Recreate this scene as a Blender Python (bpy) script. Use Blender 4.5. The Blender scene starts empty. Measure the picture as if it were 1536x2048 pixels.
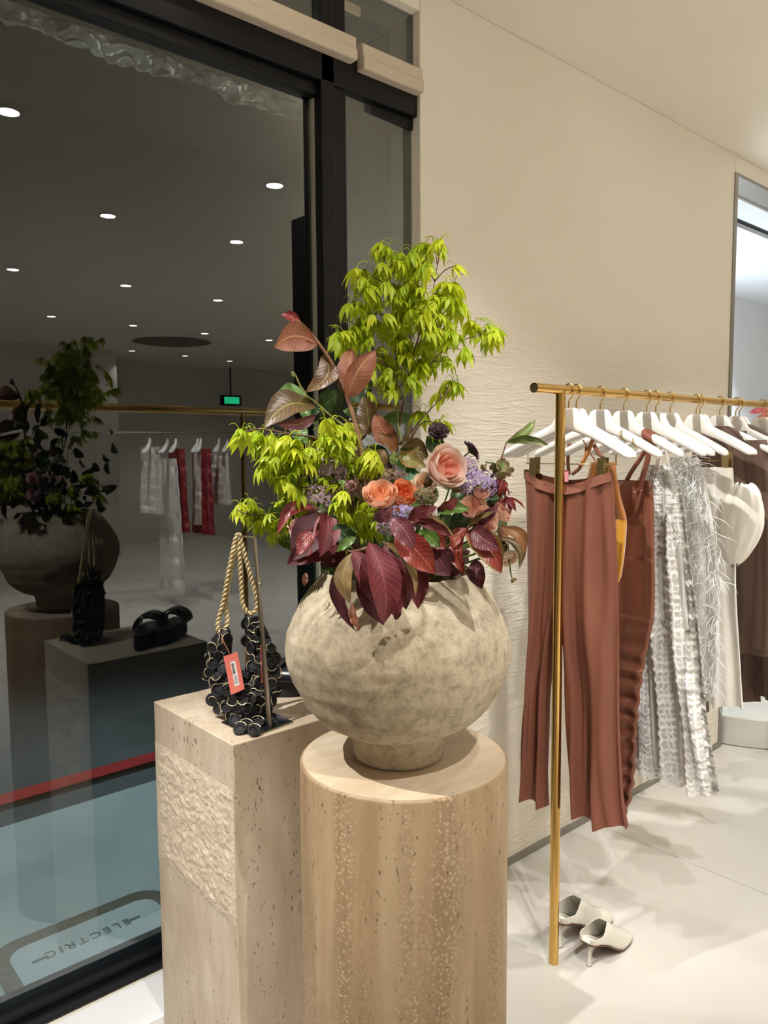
import bpy, math, random
from math import sin, cos, pi, radians, sqrt, atan2
from mathutils import Vector, Matrix, noise as mnoise

scene = bpy.context.scene
COL = scene.collection
rnd = random.Random(7)

# ------------------------------------------------------------------ camera
H = 1.6
FPX = 1540.0
S = H / 1.4
yaw, pitch, roll = radians(41.3), radians(4.8), radians(-0.4)
FW = Vector((sin(yaw) * cos(pitch), cos(yaw) * cos(pitch), -sin(pitch)))
_r = Vector((cos(yaw), -sin(yaw), 0))
_u = _r.cross(FW)
RT = cos(roll) * _r + sin(roll) * _u
UP = -sin(roll) * _r + cos(roll) * _u
CAMP = Vector((0, 0, H))
cam_data = bpy.data.cameras.new('camera')
cam_data.sensor_fit = 'VERTICAL'
cam_data.sensor_height = 36.0
cam_data.lens = 36.0 * FPX / 2048.0
cam_data.clip_start = 0.02
cam = bpy.data.objects.new('camera', cam_data)
COL.objects.link(cam)
_m = Matrix((RT, UP, -FW)).transposed().to_4x4()
_m.translation = CAMP
cam.matrix_world = _m
scene.camera = cam

# ------------------------------------------------------------------ world, exposure
scene.view_settings.view_transform = 'Standard'
scene.view_settings.look = 'None'
scene.view_settings.gamma = 1.0
scene.view_settings.use_curve_mapping = False
scene.view_settings.exposure = 0.5
world = bpy.data.worlds.new('night')
scene.world = world
world.use_nodes = True
bg = world.node_tree.nodes['Background']
bg.inputs[0].default_value = (0.02, 0.028, 0.04, 1)
bg.inputs[1].default_value = 0.25

# ------------------------------------------------------------------ lights (all hang in the ceiling / outside street lamp)
CEIL = 3.04
LCOL = (1.0, 0.98, 0.945)
def spot(name, loc, target, power, angle, blend=0.5, radius=0.03, color=LCOL):
    d = bpy.data.lights.new(name, 'SPOT')
    d.energy = power; d.spot_size = radians(angle); d.spot_blend = blend
    d.shadow_soft_size = radius; d.color = color
    o = bpy.data.objects.new(name, d); COL.objects.link(o)
    o.location = loc
    v = Vector(target) - Vector(loc)
    o.rotation_euler = v.to_track_quat('-Z', 'Y').to_euler()
    return o
# (x, y, aim x, aim y, aim z, watts, cone)
DOWN = [
    (-0.35, 1.56, 0.82, 1.12, 0.95, 188, 34),
    (1.10, 1.48, 2.52, 1.30, 1.22, 118, 46),
    (0.55, -0.35, 0.95, 1.0, 1.45, 92, 46),  # added front fill for vase and bouquet, outside the downlight grid
    (-0.30, 0.13, 0.45, 1.66, 0.2, 240, 30),
    (1.06, 0.13, 1.92, 1.8, 0.1, 74, 44),
    (2.44, 0.08, 2.30, 1.60, 0.8, 50, 50),
    (3.82, 0.08, 3.40, 1.50, 0.3, 85, 62),
    (0.02, -1.05, 0.02, -1.25, 0, 170, 64),
    (0.99, -1.05, 2.0, 1.3, 1.0, 34, 34),
    (1.96, -1.05, 2.0, -1.1, 0, 60, 48),
    (2.88, -1.07, 2.9, 0.7, 0, 44, 56),
    (3.80, -1.10, 3.6, 0.7, 0, 55, 70),
    (1.00, -2.94, 1.0, -2.9, 0, 235, 106),
    (1.94, -2.94, 1.94, -2.9, 0, 235, 106),
    (2.88, -2.96, 2.88, -2.9, 0, 235, 106),
    (3.84, -3.05, 3.84, -3.0, 0, 235, 106),
    (1.95, -5.0, 1.95, -5.0, 0, 90, 106),
    (2.91, -5.0, 2.91, -5.0, 0, 90, 106),
    (4.80, -5.1, 4.8, -5.1, 0, 90, 106),
    (3.85, -5.05, 3.85, -5.05, 0, 90, 106),
    (5.70, -7.4, 5.7, -7.4, 0, 90, 106),
    (6.60, -7.6, 6.6, -7.6, 0, 90, 106),
    (4.80, -7.3, 4.8, -7.3, 0, 90, 106),
    (5.80, -3.05, 5.8, -3.0, 0, 235, 106),
    (5.75, -5.1, 5.75, -5.1, 0, 90, 106),
]
for (lx, ly, ax, ay, az, w, a) in DOWN:
    spot('downlight_lamp', (lx, ly, CEIL - 0.012), (ax, ay, az), w, a, 0.75, 0.014)
# the window-side key and the added vase fill are rows of DOWN


# street lamp outside, cool white
spot('street_lamp_light', (0.6, 3.6, 4.2), (0.7, 2.8, 0), 260, 80, 0.8, 0.12, (0.72, 0.92, 1.0))
# corridor behind the doorway on the right
spot('corridor_lamp', (5.4, 2.02, 2.92), (5.6, 3.2, 1.3), 900, 100, 0.6, 0.06, (0.82, 0.92, 1.0))

# ------------------------------------------------------------------ pixel <-> place helpers (photo frame 1536 x 2048)
def ray(x, y): return FW + RT * ((x - 768) / FPX) - UP * ((y - 1024) / FPX)
def onY(x, y, Y): d = ray(x, y); return CAMP + d * (Y / d.y)
def onX(x, y, X): d = ray(x, y); return CAMP + d * (X / d.x)
def onZ(x, y, Z): d = ray(x, y); return CAMP + d * ((Z - H) / d.z)
def at(x, y, dep): return CAMP + ray(x, y) * dep       # dep: metres along the view axis

# ------------------------------------------------------------------ object helpers
def tag(o, label=None, cat=None, group=None, kind=None):
    if label: o['label'] = label
    if cat: o['category'] = cat
    if group: o['group'] = group
    if kind: o['kind'] = kind
    return o
def empty(name, loc, label=None, cat=None, group=None, kind=None):
    o = bpy.data.objects.new(name, None); COL.objects.link(o)
    o.location = Vector(loc); o.empty_display_size = 0.02
    return tag(o, label, cat, group, kind)
def adopt(o, parent):
    o.parent = parent
    root = Vector((0, 0, 0)); p = parent
    m = Matrix.Identity(4)
    chain = []
    while p is not None: chain.append(p); p = p.parent
    for q in reversed(chain): m = m @ q.matrix_parent_inverse @ q.matrix_basis
    o.matrix_parent_inverse = m.inverted()
class MB:
    def __init__(s): s.v = []; s.f = []; s.mi = []; s.uv = {}
    def add(s, vs, fs, mi=0):
        b = len(s.v); s.v += [tuple(p) for p in vs]
        for f in fs: s.f.append(tuple(b + i for i in f)); s.mi.append(mi)
        return b
    def box(s, lo, hi, mi=0):
        x0, y0, z0 = lo; x1, y1, z1 = hi
        s.add([(x0,y0,z0),(x1,y0,z0),(x1,y1,z0),(x0,y1,z0),(x0,y0,z1),(x1,y0,z1),(x1,y1,z1),(x0,y1,z1)],
              [(0,3,2,1),(4,5,6,7),(0,1,5,4),(1,2,6,5),(2,3,7,6),(3,0,4,7)], mi); return s
    def obox(s, c, ax, ay, az, mi=0):     # oriented box: centre and three half-axis vectors
        c, ax, ay, az = map(Vector, (c, ax, ay, az))
        P = [c + ax*i + ay*j + az*k for k in (-1,1) for (i,j) in ((-1,-1),(1,-1),(1,1),(-1,1))]
        s.add(P, [(0,3,2,1),(4,5,6,7),(0,1,5,4),(1,2,6,5),(2,3,7,6),(3,0,4,7)], mi); return s
    def tube(s, pts, rad, n=8, cap=True, mi=0, closed=False):
        pts = [Vector(p) for p in pts]; m = len(pts)
        if not hasattr(rad, '__len__'): rad = [rad] * m
        prev = None; rings = []
        for i, p in enumerate(pts):
            if closed: t = pts[(i+1) % m] - pts[i-1]
            else: t = pts[min(i+1, m-1)] - pts[max(i-1, 0)]
            if t.length < 1e-9: t = Vector((0,0,1))
            t.normalize()
            if prev is None:
                a = Vector((0,0,1)) if abs(t.z) < .9 else Vector((1,0,0))
                nrm = t.cross(a).normalized()
            else:
                nrm = (prev - t * prev.dot(t))
                nrm = nrm.normalized() if nrm.length > 1e-6 else t.orthogonal().normalized()
            prev = nrm; bn = t.cross(nrm)
            rings.append([p + (nrm * cos(2*pi*k/n) + bn * sin(2*pi*k/n)) * rad[i] for k in range(n)])
        b = len(s.v)
        for r in rings: s.v += [tuple(q) for q in r]
        R = m if closed else m - 1
        for i in range(R):
            i2 = (i + 1) % m
            for k in range(n):
                k2 = (k+1) % n
                s.f.append((b+i*n+k, b+i*n+k2, b+i2*n+k2, b+i2*n+k)); s.mi.append(mi)
        if cap and not closed:
            s.f.append(tuple(b+k for k in reversed(range(n)))); s.mi.append(mi)
            s.f.append(tuple(b+(m-1)*n+k for k in range(n))); s.mi.append(mi)
        return s
    def lathe(s, prof, c=(0,0,0), n=48, fn=None, mi=0, closed=False):
        cx, cy, cz = c; b = len(s.v); m = len(prof)
        for (r, z) in prof:
            for k in range(n):
                a = 2*pi*k/n
                p = Vector((r*cos(a), r*sin(a), z))
                if fn: p = fn(p)
                s.v.append((cx+p.x, cy+p.y, cz+p.z))
        for i in range(m-1):
            for k in range(n):
                k2 = (k+1) % n
                s.f.append((b+i*n+k, b+i*n+k2, b+(i+1)*n+k2, b+(i+1)*n+k)); s.mi.append(mi)
        if closed:
            s.f.append(tuple(b+k for k in reversed(range(n)))); s.mi.append(mi)
            s.f.append(tuple(b+(m-1)*n+k for k in range(n))); s.mi.append(mi)
        return s
    def grid(s, nu, nv, fn, mi=0, flip=False, uv=True):
        b = len(s.v)
        for i in range(nu+1):
            for j in range(nv+1):
                s.v.append(tuple(fn(i/nu, j/nv)))
                if uv: s.uv[len(s.v)-1] = (i/nu, j/nv)
        for i in range(nu):
            for j in range(nv):
                q = (b+i*(nv+1)+j, b+(i+1)*(nv+1)+j, b+(i+1)*(nv+1)+j+1, b+i*(nv+1)+j+1)
                s.f.append(q[::-1] if flip else q); s.mi.append(mi)
        return s
    def mesh(s, name, mats, smooth=True):
        me = bpy.data.meshes.new(name); me.from_pydata(s.v, [], s.f); 
        for m in (mats if isinstance(mats, (list, tuple)) else [mats]): me.materials.append(m)
        me.polygons.foreach_set('material_index', s.mi)
        me.polygons.foreach_set('use_smooth', [smooth] * len(s.f))
        if s.uv:
            l = me.uv_layers.new(name='UVMap')
            vi = [0] * len(me.loops); me.loops.foreach_get('vertex_index', vi)
            flat = []
            for i in vi: flat += s.uv.get(i, (0, 0))
            l.data.foreach_set('uv', flat)
        me.update(); return me
    def build(s, name, mats, parent=None, smooth=True, bevel=0, auto=None):
        o = bpy.data.objects.new(name, s.mesh(name, mats, smooth)); COL.objects.link(o)
        if parent: adopt(o, parent)
        if bevel:
            m = o.modifiers.new('bevel', 'BEVEL'); m.width = bevel; m.segments = 2; m.limit_method = 'ANGLE'
            m.harden_normals = False
        if auto:
            me = o.data; sharp(me, auto)
        return o
def sharp(me, deg):
    import bmesh
    bm = bmesh.new(); bm.from_mesh(me)
    for e in bm.edges:
        if len(e.link_faces) == 2 and e.calc_face_angle(0) > radians(deg): e.smooth = False
    bm.to_mesh(me); bm.free()
def inst(name, me, mat4, parent=None):
    o = bpy.data.objects.new(name, me); COL.objects.link(o)
    o.matrix_basis = mat4
    if parent:
        o.parent = parent; o.matrix_parent_inverse = Matrix.Translation(-parent.location)
    return o
def struct(o): o['kind'] = 'structure'; return o
def frame_mat(loc, z, x, sc=1.0):
    z = Vector(z).normalized(); x = Vector(x); x = (x - z * x.dot(z))
    x = x.normalized() if x.length > 1e-6 else z.orthogonal().normalized()
    y = z.cross(x)
    m = Matrix((x, y, z)).transposed().to_4x4()
    if not hasattr(sc, '__len__'): sc = (sc, sc, sc)
    m = m @ Matrix.Diagonal((*sc, 1.0)); m.translation = Vector(loc); return m
def bez(pts, n=12):
    # Catmull-Rom through points
    pts = [Vector(p) for p in pts]; out = []
    P = [pts[0]*2 - pts[1]] + pts + [pts[-1]*2 - pts[-2]]
    for i in range(1, len(P)-2):
        for k in range(n):
            t = k/n
            a, b, c, d = P[i-1], P[i], P[i+1], P[i+2]
            out.append(0.5*((2*b) + (c-a)*t + (2*a-5*b+4*c-d)*t*t + (3*b-a-3*c+d)*t**3))
    out.append(pts[-1]); return out

# ------------------------------------------------------------------ materials
def srgb(r, g, b):
    f = lambda c: c/12.92 if c <= .04045 else ((c+.055)/1.055)**2.4
    return (f(r/255), f(g/255), f(b/255), 1)
def newmat(name):
    m = bpy.data.materials.new(name); m.use_nodes = True
    nt = m.node_tree; return m, nt, nt.nodes['Principled BSDF']
def N(nt, t, **kw):
    n = nt.nodes.new(t)
    for k, v in kw.items():
        if hasattr(n, k): setattr(n, k, v)
    return n
def ramp(nt, fac, stops):
    r = N(nt, 'ShaderNodeValToRGB')
    while len(r.color_ramp.elements) < len(stops): r.color_ramp.elements.new(.5)
    for e, (p, c) in zip(r.color_ramp.elements, stops): e.position = p; e.color = c
    nt.links.new(fac, r.inputs[0]); return r.outputs[0]
def coords(nt, scale=(1,1,1), kind='Object'):
    tc = N(nt, 'ShaderNodeTexCoord'); mp = N(nt, 'ShaderNodeMapping')
    mp.inputs['Scale'].default_value = scale
    nt.links.new(tc.outputs[kind], mp.inputs[0]); return mp.outputs[0]
def noise_tex(nt, vec, scale, detail=4, rough=.5, dist=0):
    n = N(nt, 'ShaderNodeTexNoise'); n.inputs['Scale'].default_value = scale
    n.inputs['Detail'].default_value = detail; n.inputs['Roughness'].default_value = rough
    n.inputs['Distortion'].default_value = dist
    nt.links.new(vec, n.inputs['Vector']); return n.outputs['Fac']
def bump(nt, bs, h, strength=.3, dist=.01, prev=None):
    b = N(nt, 'ShaderNodeBump'); b.inputs['Strength'].default_value = strength
    b.inputs['Distance'].default_value = dist; nt.links.new(h, b.inputs['Height'])
    if prev: nt.links.new(prev, b.inputs['Normal'])
    nt.links.new(b.outputs[0], bs.inputs['Normal']); return b.outputs[0]
def mixc(nt, fac, a, b, mode='MIX'):
    m = N(nt, 'ShaderNodeMix'); m.data_type = 'RGBA'; m.blend_type = mode
    for s, v in ((m.inputs[0], fac), (m.inputs[6], a), (m.inputs[7], b)):
        if hasattr(v, 'is_output'): nt.links.new(v, s)
        else: s.default_value = v
    return m.outputs[2]
def mathn(nt, op, a, b=None, c=None):
    m = N(nt, 'ShaderNodeMath'); m.operation = op
    for i, v in enumerate((a, b, c)):
        if v is None: continue
        if hasattr(v, 'is_output'): nt.links.new(v, m.inputs[i])
        else: m.inputs[i].default_value = v
    return m.outputs[0]
def plain(name, c, rough=.5, metal=0, var=0.0, vscale=40, bmp=0, bscale=200, sheen=0, trans=0, sss=0, coat=0):
    m, nt, bs = newmat(name)
    bs.inputs['Base Color'].default_value = c
    bs.inputs['Roughness'].default_value = rough; bs.inputs['Metallic'].default_value = metal
    if sheen: bs.inputs['Sheen Weight'].default_value = sheen
    if coat: bs.inputs['Coat Weight'].default_value = coat
    v = None
    if var or bmp: v = coords(nt)
    if var:
        n = noise_tex(nt, v, vscale, 4)
        a = tuple(max(0, x*(1-var)) for x in c[:3]) + (1,); b = tuple(min(1, x*(1+var)) for x in c[:3]) + (1,)
        nt.links.new(ramp(nt, n, [(.3, a), (.7, b)]), bs.inputs['Base Color'])
    if bmp: bump(nt, bs, noise_tex(nt, v, bscale, 3), bmp, .002)
    return m
def emit(name, c, s):
    m, nt, bs = newmat(name)
    bs.inputs['Base Color'].default_value = c
    bs.inputs['Emission Color'].default_value = c; bs.inputs['Emission Strength'].default_value = s
    return m
# ================================================================== THE SETTING
WY = 1.59 * S            # wall face
GY = 1.64 * S            # glass plane
FY = WY + 0.012          # front of the window frame
WX = 1.76                # right end of the window opening
DX = 3.95                # doorway jamb
WTOP = 2.958             # window opening head
SILL = 0.24              # display ledge height
RX0, RX1, RY0, RY1 = -3.2, 9.5, -8.8, 3.6

def wall_mat():
    m, nt, bs = newmat('ribbed_cream_plaster')
    v = coords(nt, (1, 1, 1))
    big = noise_tex(nt, v, 1.2, 3)
    nt.links.new(ramp(nt, big, [(.3, srgb(228, 219, 202)), (.7, srgb(234, 226, 211))]), bs.inputs['Base Color'])
    bs.inputs['Roughness'].default_value = .55
    v2 = coords(nt, (5, 5, 46))
    n1 = noise_tex(nt, v2, 1.0, 5, .6, .6)
    rid = mathn(nt, 'ABSOLUTE', mathn(nt, 'SUBTRACT', n1, .5))
    # the hand-combed relief fades into smooth plaster higher up the wall
    tc = N(nt, 'ShaderNodeTexCoord'); sx = N(nt, 'ShaderNodeSeparateXYZ'); nt.links.new(tc.outputs['Object'], sx.inputs[0])
    mr = N(nt, 'ShaderNodeMapRange'); mr.inputs[1].default_value = 2.25; mr.inputs[2].default_value = 1.65
    mr.inputs[3].default_value = .06; mr.inputs[4].default_value = 1.0; nt.links.new(sx.outputs[2], mr.inputs[0])
    h = mathn(nt, 'MULTIPLY', rid, mr.outputs[0])
    bump(nt, bs, h, .75, .018)
    return m
def plaster(name, c):
    m, nt, bs = newmat(name)
    v = coords(nt); n = noise_tex(nt, v, 2.0, 3)
    a = tuple(x*.96 for x in c[:3]) + (1,)
    nt.links.new(ramp(nt, n, [(.3, a), (.7, c)]), bs.inputs['Base Color'])
    bs.inputs['Roughness'].default_value = .6
    return m
def floor_mat(name, c1, c2, rough=.3):
    m, nt, bs = newmat(name)
    tc = N(nt, 'ShaderNodeTexCoord'); oi = N(nt, 'ShaderNodeObjectInfo')
    va = N(nt, 'ShaderNodeVectorMath'); va.operation = 'ADD'
    nt.links.new(tc.outputs['Object'], va.inputs[0]); nt.links.new(oi.outputs['Location'], va.inputs[1])
    n = noise_tex(nt, va.outputs[0], 1.6, 3, .5, .2)
    nt.links.new(ramp(nt, n, [(.3, c1), (.7, c2)]), bs.inputs['Base Color'])
    bs.inputs['Roughness'].default_value = rough
    return m
def glass_mat(name, k=0.9, tint=(.93, .97, .97, 1)):
    m, nt, bs = newmat(name)
    out = nt.nodes['Material Output']; nt.nodes.remove(bs)
    tr = N(nt, 'ShaderNodeBsdfTransparent'); tr.inputs[0].default_value = tint
    gl = N(nt, 'ShaderNodeBsdfGlossy'); gl.inputs['Roughness'].default_value = 0.0; gl.inputs[0].default_value = (1, 1, 1, 1)
    fr = N(nt, 'ShaderNodeFresnel'); fr.inputs['IOR'].default_value = 1.5
    f = mathn(nt, 'MINIMUM', mathn(nt, 'MULTIPLY', fr.outputs[0], k), .95)
    mx = N(nt, 'ShaderNodeMixShader'); nt.links.new(f, mx.inputs[0])
    nt.links.new(tr.outputs[0], mx.inputs[1]); nt.links.new(gl.outputs[0], mx.inputs[2])
    nt.links.new(mx.outputs[0], out.inputs[0]); return m
M = {}
M['wall'] = wall_mat()
M['ceil'] = plaster('ceiling_cream_paint', srgb(234, 225, 208))
M['roomwall'] = plaster('warm_white_paint', srgb(224, 217, 206))
M['white'] = plaster('cool_white_paint', srgb(228, 232, 236))
M['tile'] = floor_mat('ivory_stone_tile', srgb(204, 199, 191), srgb(214, 210, 203))
M['ledge'] = floor_mat('white_stone_ledge', srgb(226, 225, 224), srgb(236, 236, 236))
M['grout'] = plain('grout', srgb(196, 189, 177), .9)
M['black'] = plain('black_powder_coat', (.004, .0045, .006, 1), .38)
M['black'].node_tree.nodes['Principled BSDF'].inputs['Specular IOR Level'].default_value = .25
M['blackmatte'] = plain('black_matte_paint', (.004, .004, .005, 1), .8)
M['seal'] = plain('pale_rubber_seal', srgb(150, 146, 130), .6)
M['glass'] = glass_mat('window_glass')
M['steel'] = plain('brushed_grey_metal', srgb(150, 145, 136), .42, .7, bmp=.05, bscale=90)
M['pelmet'] = plain('cream_lacquered_metal', srgb(206, 190, 168), .45)
M['plasticfilm'] = plain('crumpled_clear_film', (.34, .335, .32, 1), .14, .35, var=.7, vscale=11)
M['timber'] = plain('dark_brown_timber', srgb(70, 42, 26), .5, var=.3, vscale=20)
M['pave'] = floor_mat('concrete_pavement', srgb(150, 158, 156), srgb(176, 182, 178), .8)
M['road'] = floor_mat('asphalt', srgb(70, 72, 72), srgb(92, 94, 92), .85)
M['red'] = plain('red_road_paint', srgb(168, 36, 34), .7, var=.2, vscale=60)
M['cover'] = floor_mat('worn_concrete_cover', srgb(168, 176, 174), srgb(190, 196, 193), .7)
M['coverrim'] = plain('dull_bronze_rim', srgb(104, 98, 84), .6, .3, var=.2)
M['letter'] = plain('grey_cast_lettering', srgb(112, 116, 114), .8)
M['lens'] = emit('downlight_lens', (1, .96, .88, 1), 22)
M['trimw'] = plain('white_trim', srgb(230, 226, 218), .4)
M['exit'] = emit('green_exit_glow', (.02, .6, .25, 1), 5)

# floor: slab with separate tiles
fl = struct(MB().box((RX0, RY0, -.12), (RX1, WY + .14, -.006)).build('floor', M['grout'], smooth=False))
T = 1.2; tm = None
for i in range(11):
    for j in range(10):
        x0 = RX0 + .35 + i * T - .4; y0 = WY + .14 - (j + 1) * T
        if x0 > RX1 - .3 or y0 < RY0 - .9: continue
        if tm is None: tm = MB().box((.001, .001, -.006), (T - .001, T - .001, 0)).mesh('tile', M['tile'], False)
        inst('tile', tm, Matrix.Translation((x0, y0, 0)), fl)
fl2 = struct(MB().box((DX, WY + .14, -.12), (RX1, RY1, -.006)).build('floor_corridor', M['grout'], smooth=False))
for i in range(5):
    for j in range(2):
        inst('tile', tm, Matrix.Translation((DX + i * T, WY + .141 + j * T, 0)), fl2)
struct(MB().box((RX0, RY0, CEIL), (RX1, WY + .2, CEIL + .1)).build('ceiling', M['ceil'], smooth=False))
# wall with window opening and doorway
w = MB()
w.box((WX, WY, 0), (DX, WY + .14, CEIL))
w.box((RX0, WY, WTOP), (WX, WY + .14, CEIL))
w.box((RX0, WY, 0), (WX, WY + .14, SILL - .004))
w.box((DX, WY, 2.955), (RX1, WY + .14, CEIL))
struct(w.build('wall_front', M['wall'], smooth=False, bevel=.004))
b = MB(); b.box((WX, WY - .007, 0), (DX, WY, .03))
struct(b.build('baseboard_front', M['steel'], smooth=False))
struct(MB().box((RX0, RY0 - .1, 0), (RX1, RY0, CEIL)).build('wall_back', M['roomwall'], smooth=False))
struct(MB().box((RX0 - .1, RY0, 0), (RX0, WY + .14, CEIL)).build('wall_left', M['roomwall'], smooth=False))
struct(MB().box((RX1, RY0, 0), (RX1 + .1, RY1, CEIL)).build('wall_right', M['roomwall'], smooth=False))
# a projecting wall block behind the camera (seen as the grey corner in the window reflection)
struct(MB().box((-3.2, -8.7, 0), (4.6, -7.4, CEIL)).build('wall_projection', M['roomwall'], smooth=False))
# corridor behind the doorway
c = MB(); c.box((DX, 3.2, 0), (RX1, 3.3, 2.98)); c.box((DX - .1, WY + .14, 0), (DX, 3.3, 2.98))
struct(c.build('wall_corridor', M['white'], smooth=False))
c = MB(); c.box((DX, WY + .14, 2.93), (RX1, 2.12, 3.0)); c.box((DX, 2.2, 2.93), (RX1, 3.25, 3.0)); c.box((DX, 2.1, 2.99), (RX1, 2.24, 3.02))
struct(c.build('ceiling_corridor', M['white'], smooth=False))
struct(MB().box((DX, 2.12, 2.955), (RX1, 2.2, 2.985)).build('trim_1', M['blackmatte'], smooth=False))
d = struct(empty('door_1', (DX, WY, 0)))
MB().box((DX - .012, WY - .006, 0), (DX + .02, WY + .15, 2.955)).build('door_jamb', M['steel'], d, False)
MB().box((DX, WY - .004, 2.942), (RX1, WY + .15, 2.957)).build('door_head', M['steel'], d, False)
# raised stone ledge in front of the glass
LF = 1.462 * S
lg = struct(MB().box((RX0, LF, 0), (1.5, WY + .004, SILL)).build('window_ledge', M['ledge'], smooth=False, bevel=.003))
lg.name = 'trim_2'

# window frame
win = struct(empty('window_1', (0, WY, SILL)))
gz = 0.294                                            # bottom of glass
MX0, MX1 = 1.207 * S, 1.294 * S
hb = onY(638, 158, FY).z; ht = onY(700, 112, FY).z      # header bar
f = MB(); f.box((RX0, FY, SILL), (WX, GY + .05, gz - .03)); f.build('sill_rail', M['black'], win, False, bevel=.004)
f = MB(); f.box((RX0, FY + .02, gz - .03), (WX, GY + .05, gz)); f.build('glazing_bead', M['black'], win, False, bevel=.003)
f = MB(); f.box((RX0, FY, hb), (WX, GY + .06, ht)); f.build('header_rail', M['black'], win, False, bevel=.004)
f = MB(); f.box((RX0, FY + .02, hb - .035), (WX, GY + .05, hb)); f.build('glazing_bead', M['black'], win, False, bevel=.003)
f = MB(); f.box((MX0, FY, gz - .03), (MX0 + .05, GY + .06, WTOP)); f.build('mullion', M['black'], win, False, bevel=.004)
f = MB(); f.box((MX0 + .053, FY + .01, gz - .03), (MX1, GY + .06, WTOP)); f.build('mullion', M['black'], win, False, bevel=.004)
f = MB(); f.box((MX0 - .006, GY - .012, gz), (MX0, GY + .004, hb - .04)); f.build('seal', M['seal'], win, False)
MB().box((RX0, GY, gz - .01), (MX0 + .01, GY + .001, hb)).build('pane', M['glass'], win, False)
tilt = radians(2.3)
pw = (WX - MX1) / 2 + .02; pc = Vector(((MX1 + WX) / 2, FY + .022, (gz + hb) / 2))
MB().obox(pc, Vector((cos(tilt), sin(tilt), 0)) * pw, Vector((-sin(tilt), cos(tilt), 0)) * .0005, (0, 0, (hb - gz) / 2 + .01)).build('pane', M['glass'], win, False)
MB().box((RX0, FY + .02, ht), (WX, FY + .021, WTOP)).build('transom_pane', M['glass'], win, False)
# cream pelmet boxes above the header
pz0 = onY(711, 120, FY - .03).z; pz1 = onY(703, 67, FY - .03).z
px1 = onY(714, 100, FY - .03).x
def pelmet(x0, x1, z0, z1, label):
    m = MB()
    prof = [(-.03, z0), (-.034, z0 + .004), (-.034, z0 + (z1-z0)*.45), (-.028, z0 + (z1-z0)*.5), (-.028, z1 - .004), (-.02, z1), (.01, z1), (.01, z0)]
    n = len(prof)
    vs = [(x, FY + y, z) for x in (x0, x1) for (y, z) in prof]
    m.add(vs, [tuple(range(n))[::-1], tuple(range(n, 2*n))] + [(i, (i+1) % n, n + (i+1) % n, n + i) for i in range(n)])
    o = m.build('pelmet', M['pelmet'], None, False, bevel=.003)
    return tag(o, label, 'blind box')
pelmet(RX0, px1, pz0, pz1, 'long cream metal blind box above the large window pane')
pelmet(onY(727, 112, FY - .03).x, WX - .002, onY(780, 158, FY - .03).z, onY(780, 106, FY - .03).z, 'short cream blind box between the mullion and the plaster wall')
rr = MB(); zz = onY(715, 36, FY + .03).z
rr.box((RX0, FY + .02, zz), (onY(722, 40, FY + .02).x, FY + .05, zz + .03))
tag(rr.build('blind_rail', M['pelmet'], None, False, bevel=.003), 'thin cream rail high in the dark transom, cut off by the top edge', 'blind rail')
st = MB(); st.tube([onY(832, 30, WY + .1), onY(832, 30, WY + .1) + Vector((0, 1.0, 0))], .006, 8)
tag(st.build('canopy_rod', M['black']), 'thin black rod running outward behind the transom glass', 'rod')

# crumpled clear film hung outside along the head of the window
fz0 = onY(532, 215, 2.02).z; fz1 = hb + .05
def film(x0, x1, z0, z1, amp, seed, label, mat):
    m = MB()
    def fn(u, v):
        x = x0 + (x1 - x0) * u; z = z0 + (z1 - z0) * v
        n = mnoise.noise(Vector((x * 9, z * 9, seed))) * amp + abs(mnoise.noise(Vector((x * 24, z * 26, seed + 3)))) * amp * .9 + abs(mnoise.noise(Vector((x * 60, z * 50, seed + 3)))) * amp * .35
        return (x, 2.02 + n, z + (1 - v) * .012 * mnoise.noise(Vector((x * 11, 0, seed))))
    nn = max(8, int((x1 - x0) / .007))
    m.grid(nn, 26, fn)
    o = m.build('plastic_film', mat); sm = o.modifiers.new('solid', 'SOLIDIFY'); sm.thickness = .001
    return tag(o, label, 'plastic film')
film(-2.2, 1.44, fz0, fz1, .05, 1, 'crumpled clear plastic film hanging outside along the window head', M['plasticfilm'])
film(1.47, 1.66, fz0 - .012, fz1, .02, 5, 'short brown and clear film flap outside beside the mullion', M['timber'])

struct(MB().box((RX0, GY + .06, fz1 - .02), (DX - .1, 2.6, fz1 + .05)).build('trim_4', M['blackmatte'], smooth=False))
# ------------------------------------------------------------------ pavement outside
OZ = 0.0
struct(MB().box((-6, GY + .06, -.1), (DX - .1, 3.45, OZ)).build('ground_pavement', M['pave'], smooth=False))
struct(MB().box((-9, 3.45, -.14), (12, 14, OZ - .03)).build('ground_road', M['road'], smooth=False))
struct(MB().box((-9, 9, 0), (12, 9.3, 7)).build('wall_opposite', plain('dark_far_facade', (.012, .012, .014, 1), .7), smooth=False))
ra = onZ(0, 1604, OZ); rb = onZ(308, 1511, OZ)
ya = (ra.y + rb.y) / 2
tag(MB().box((-4, ya - .055, OZ), (DX - .2, ya + .055, OZ + .004)).build('painted_line', M['red'], smooth=False), 'red painted line on the pavement outside the window', 'road line')
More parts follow.
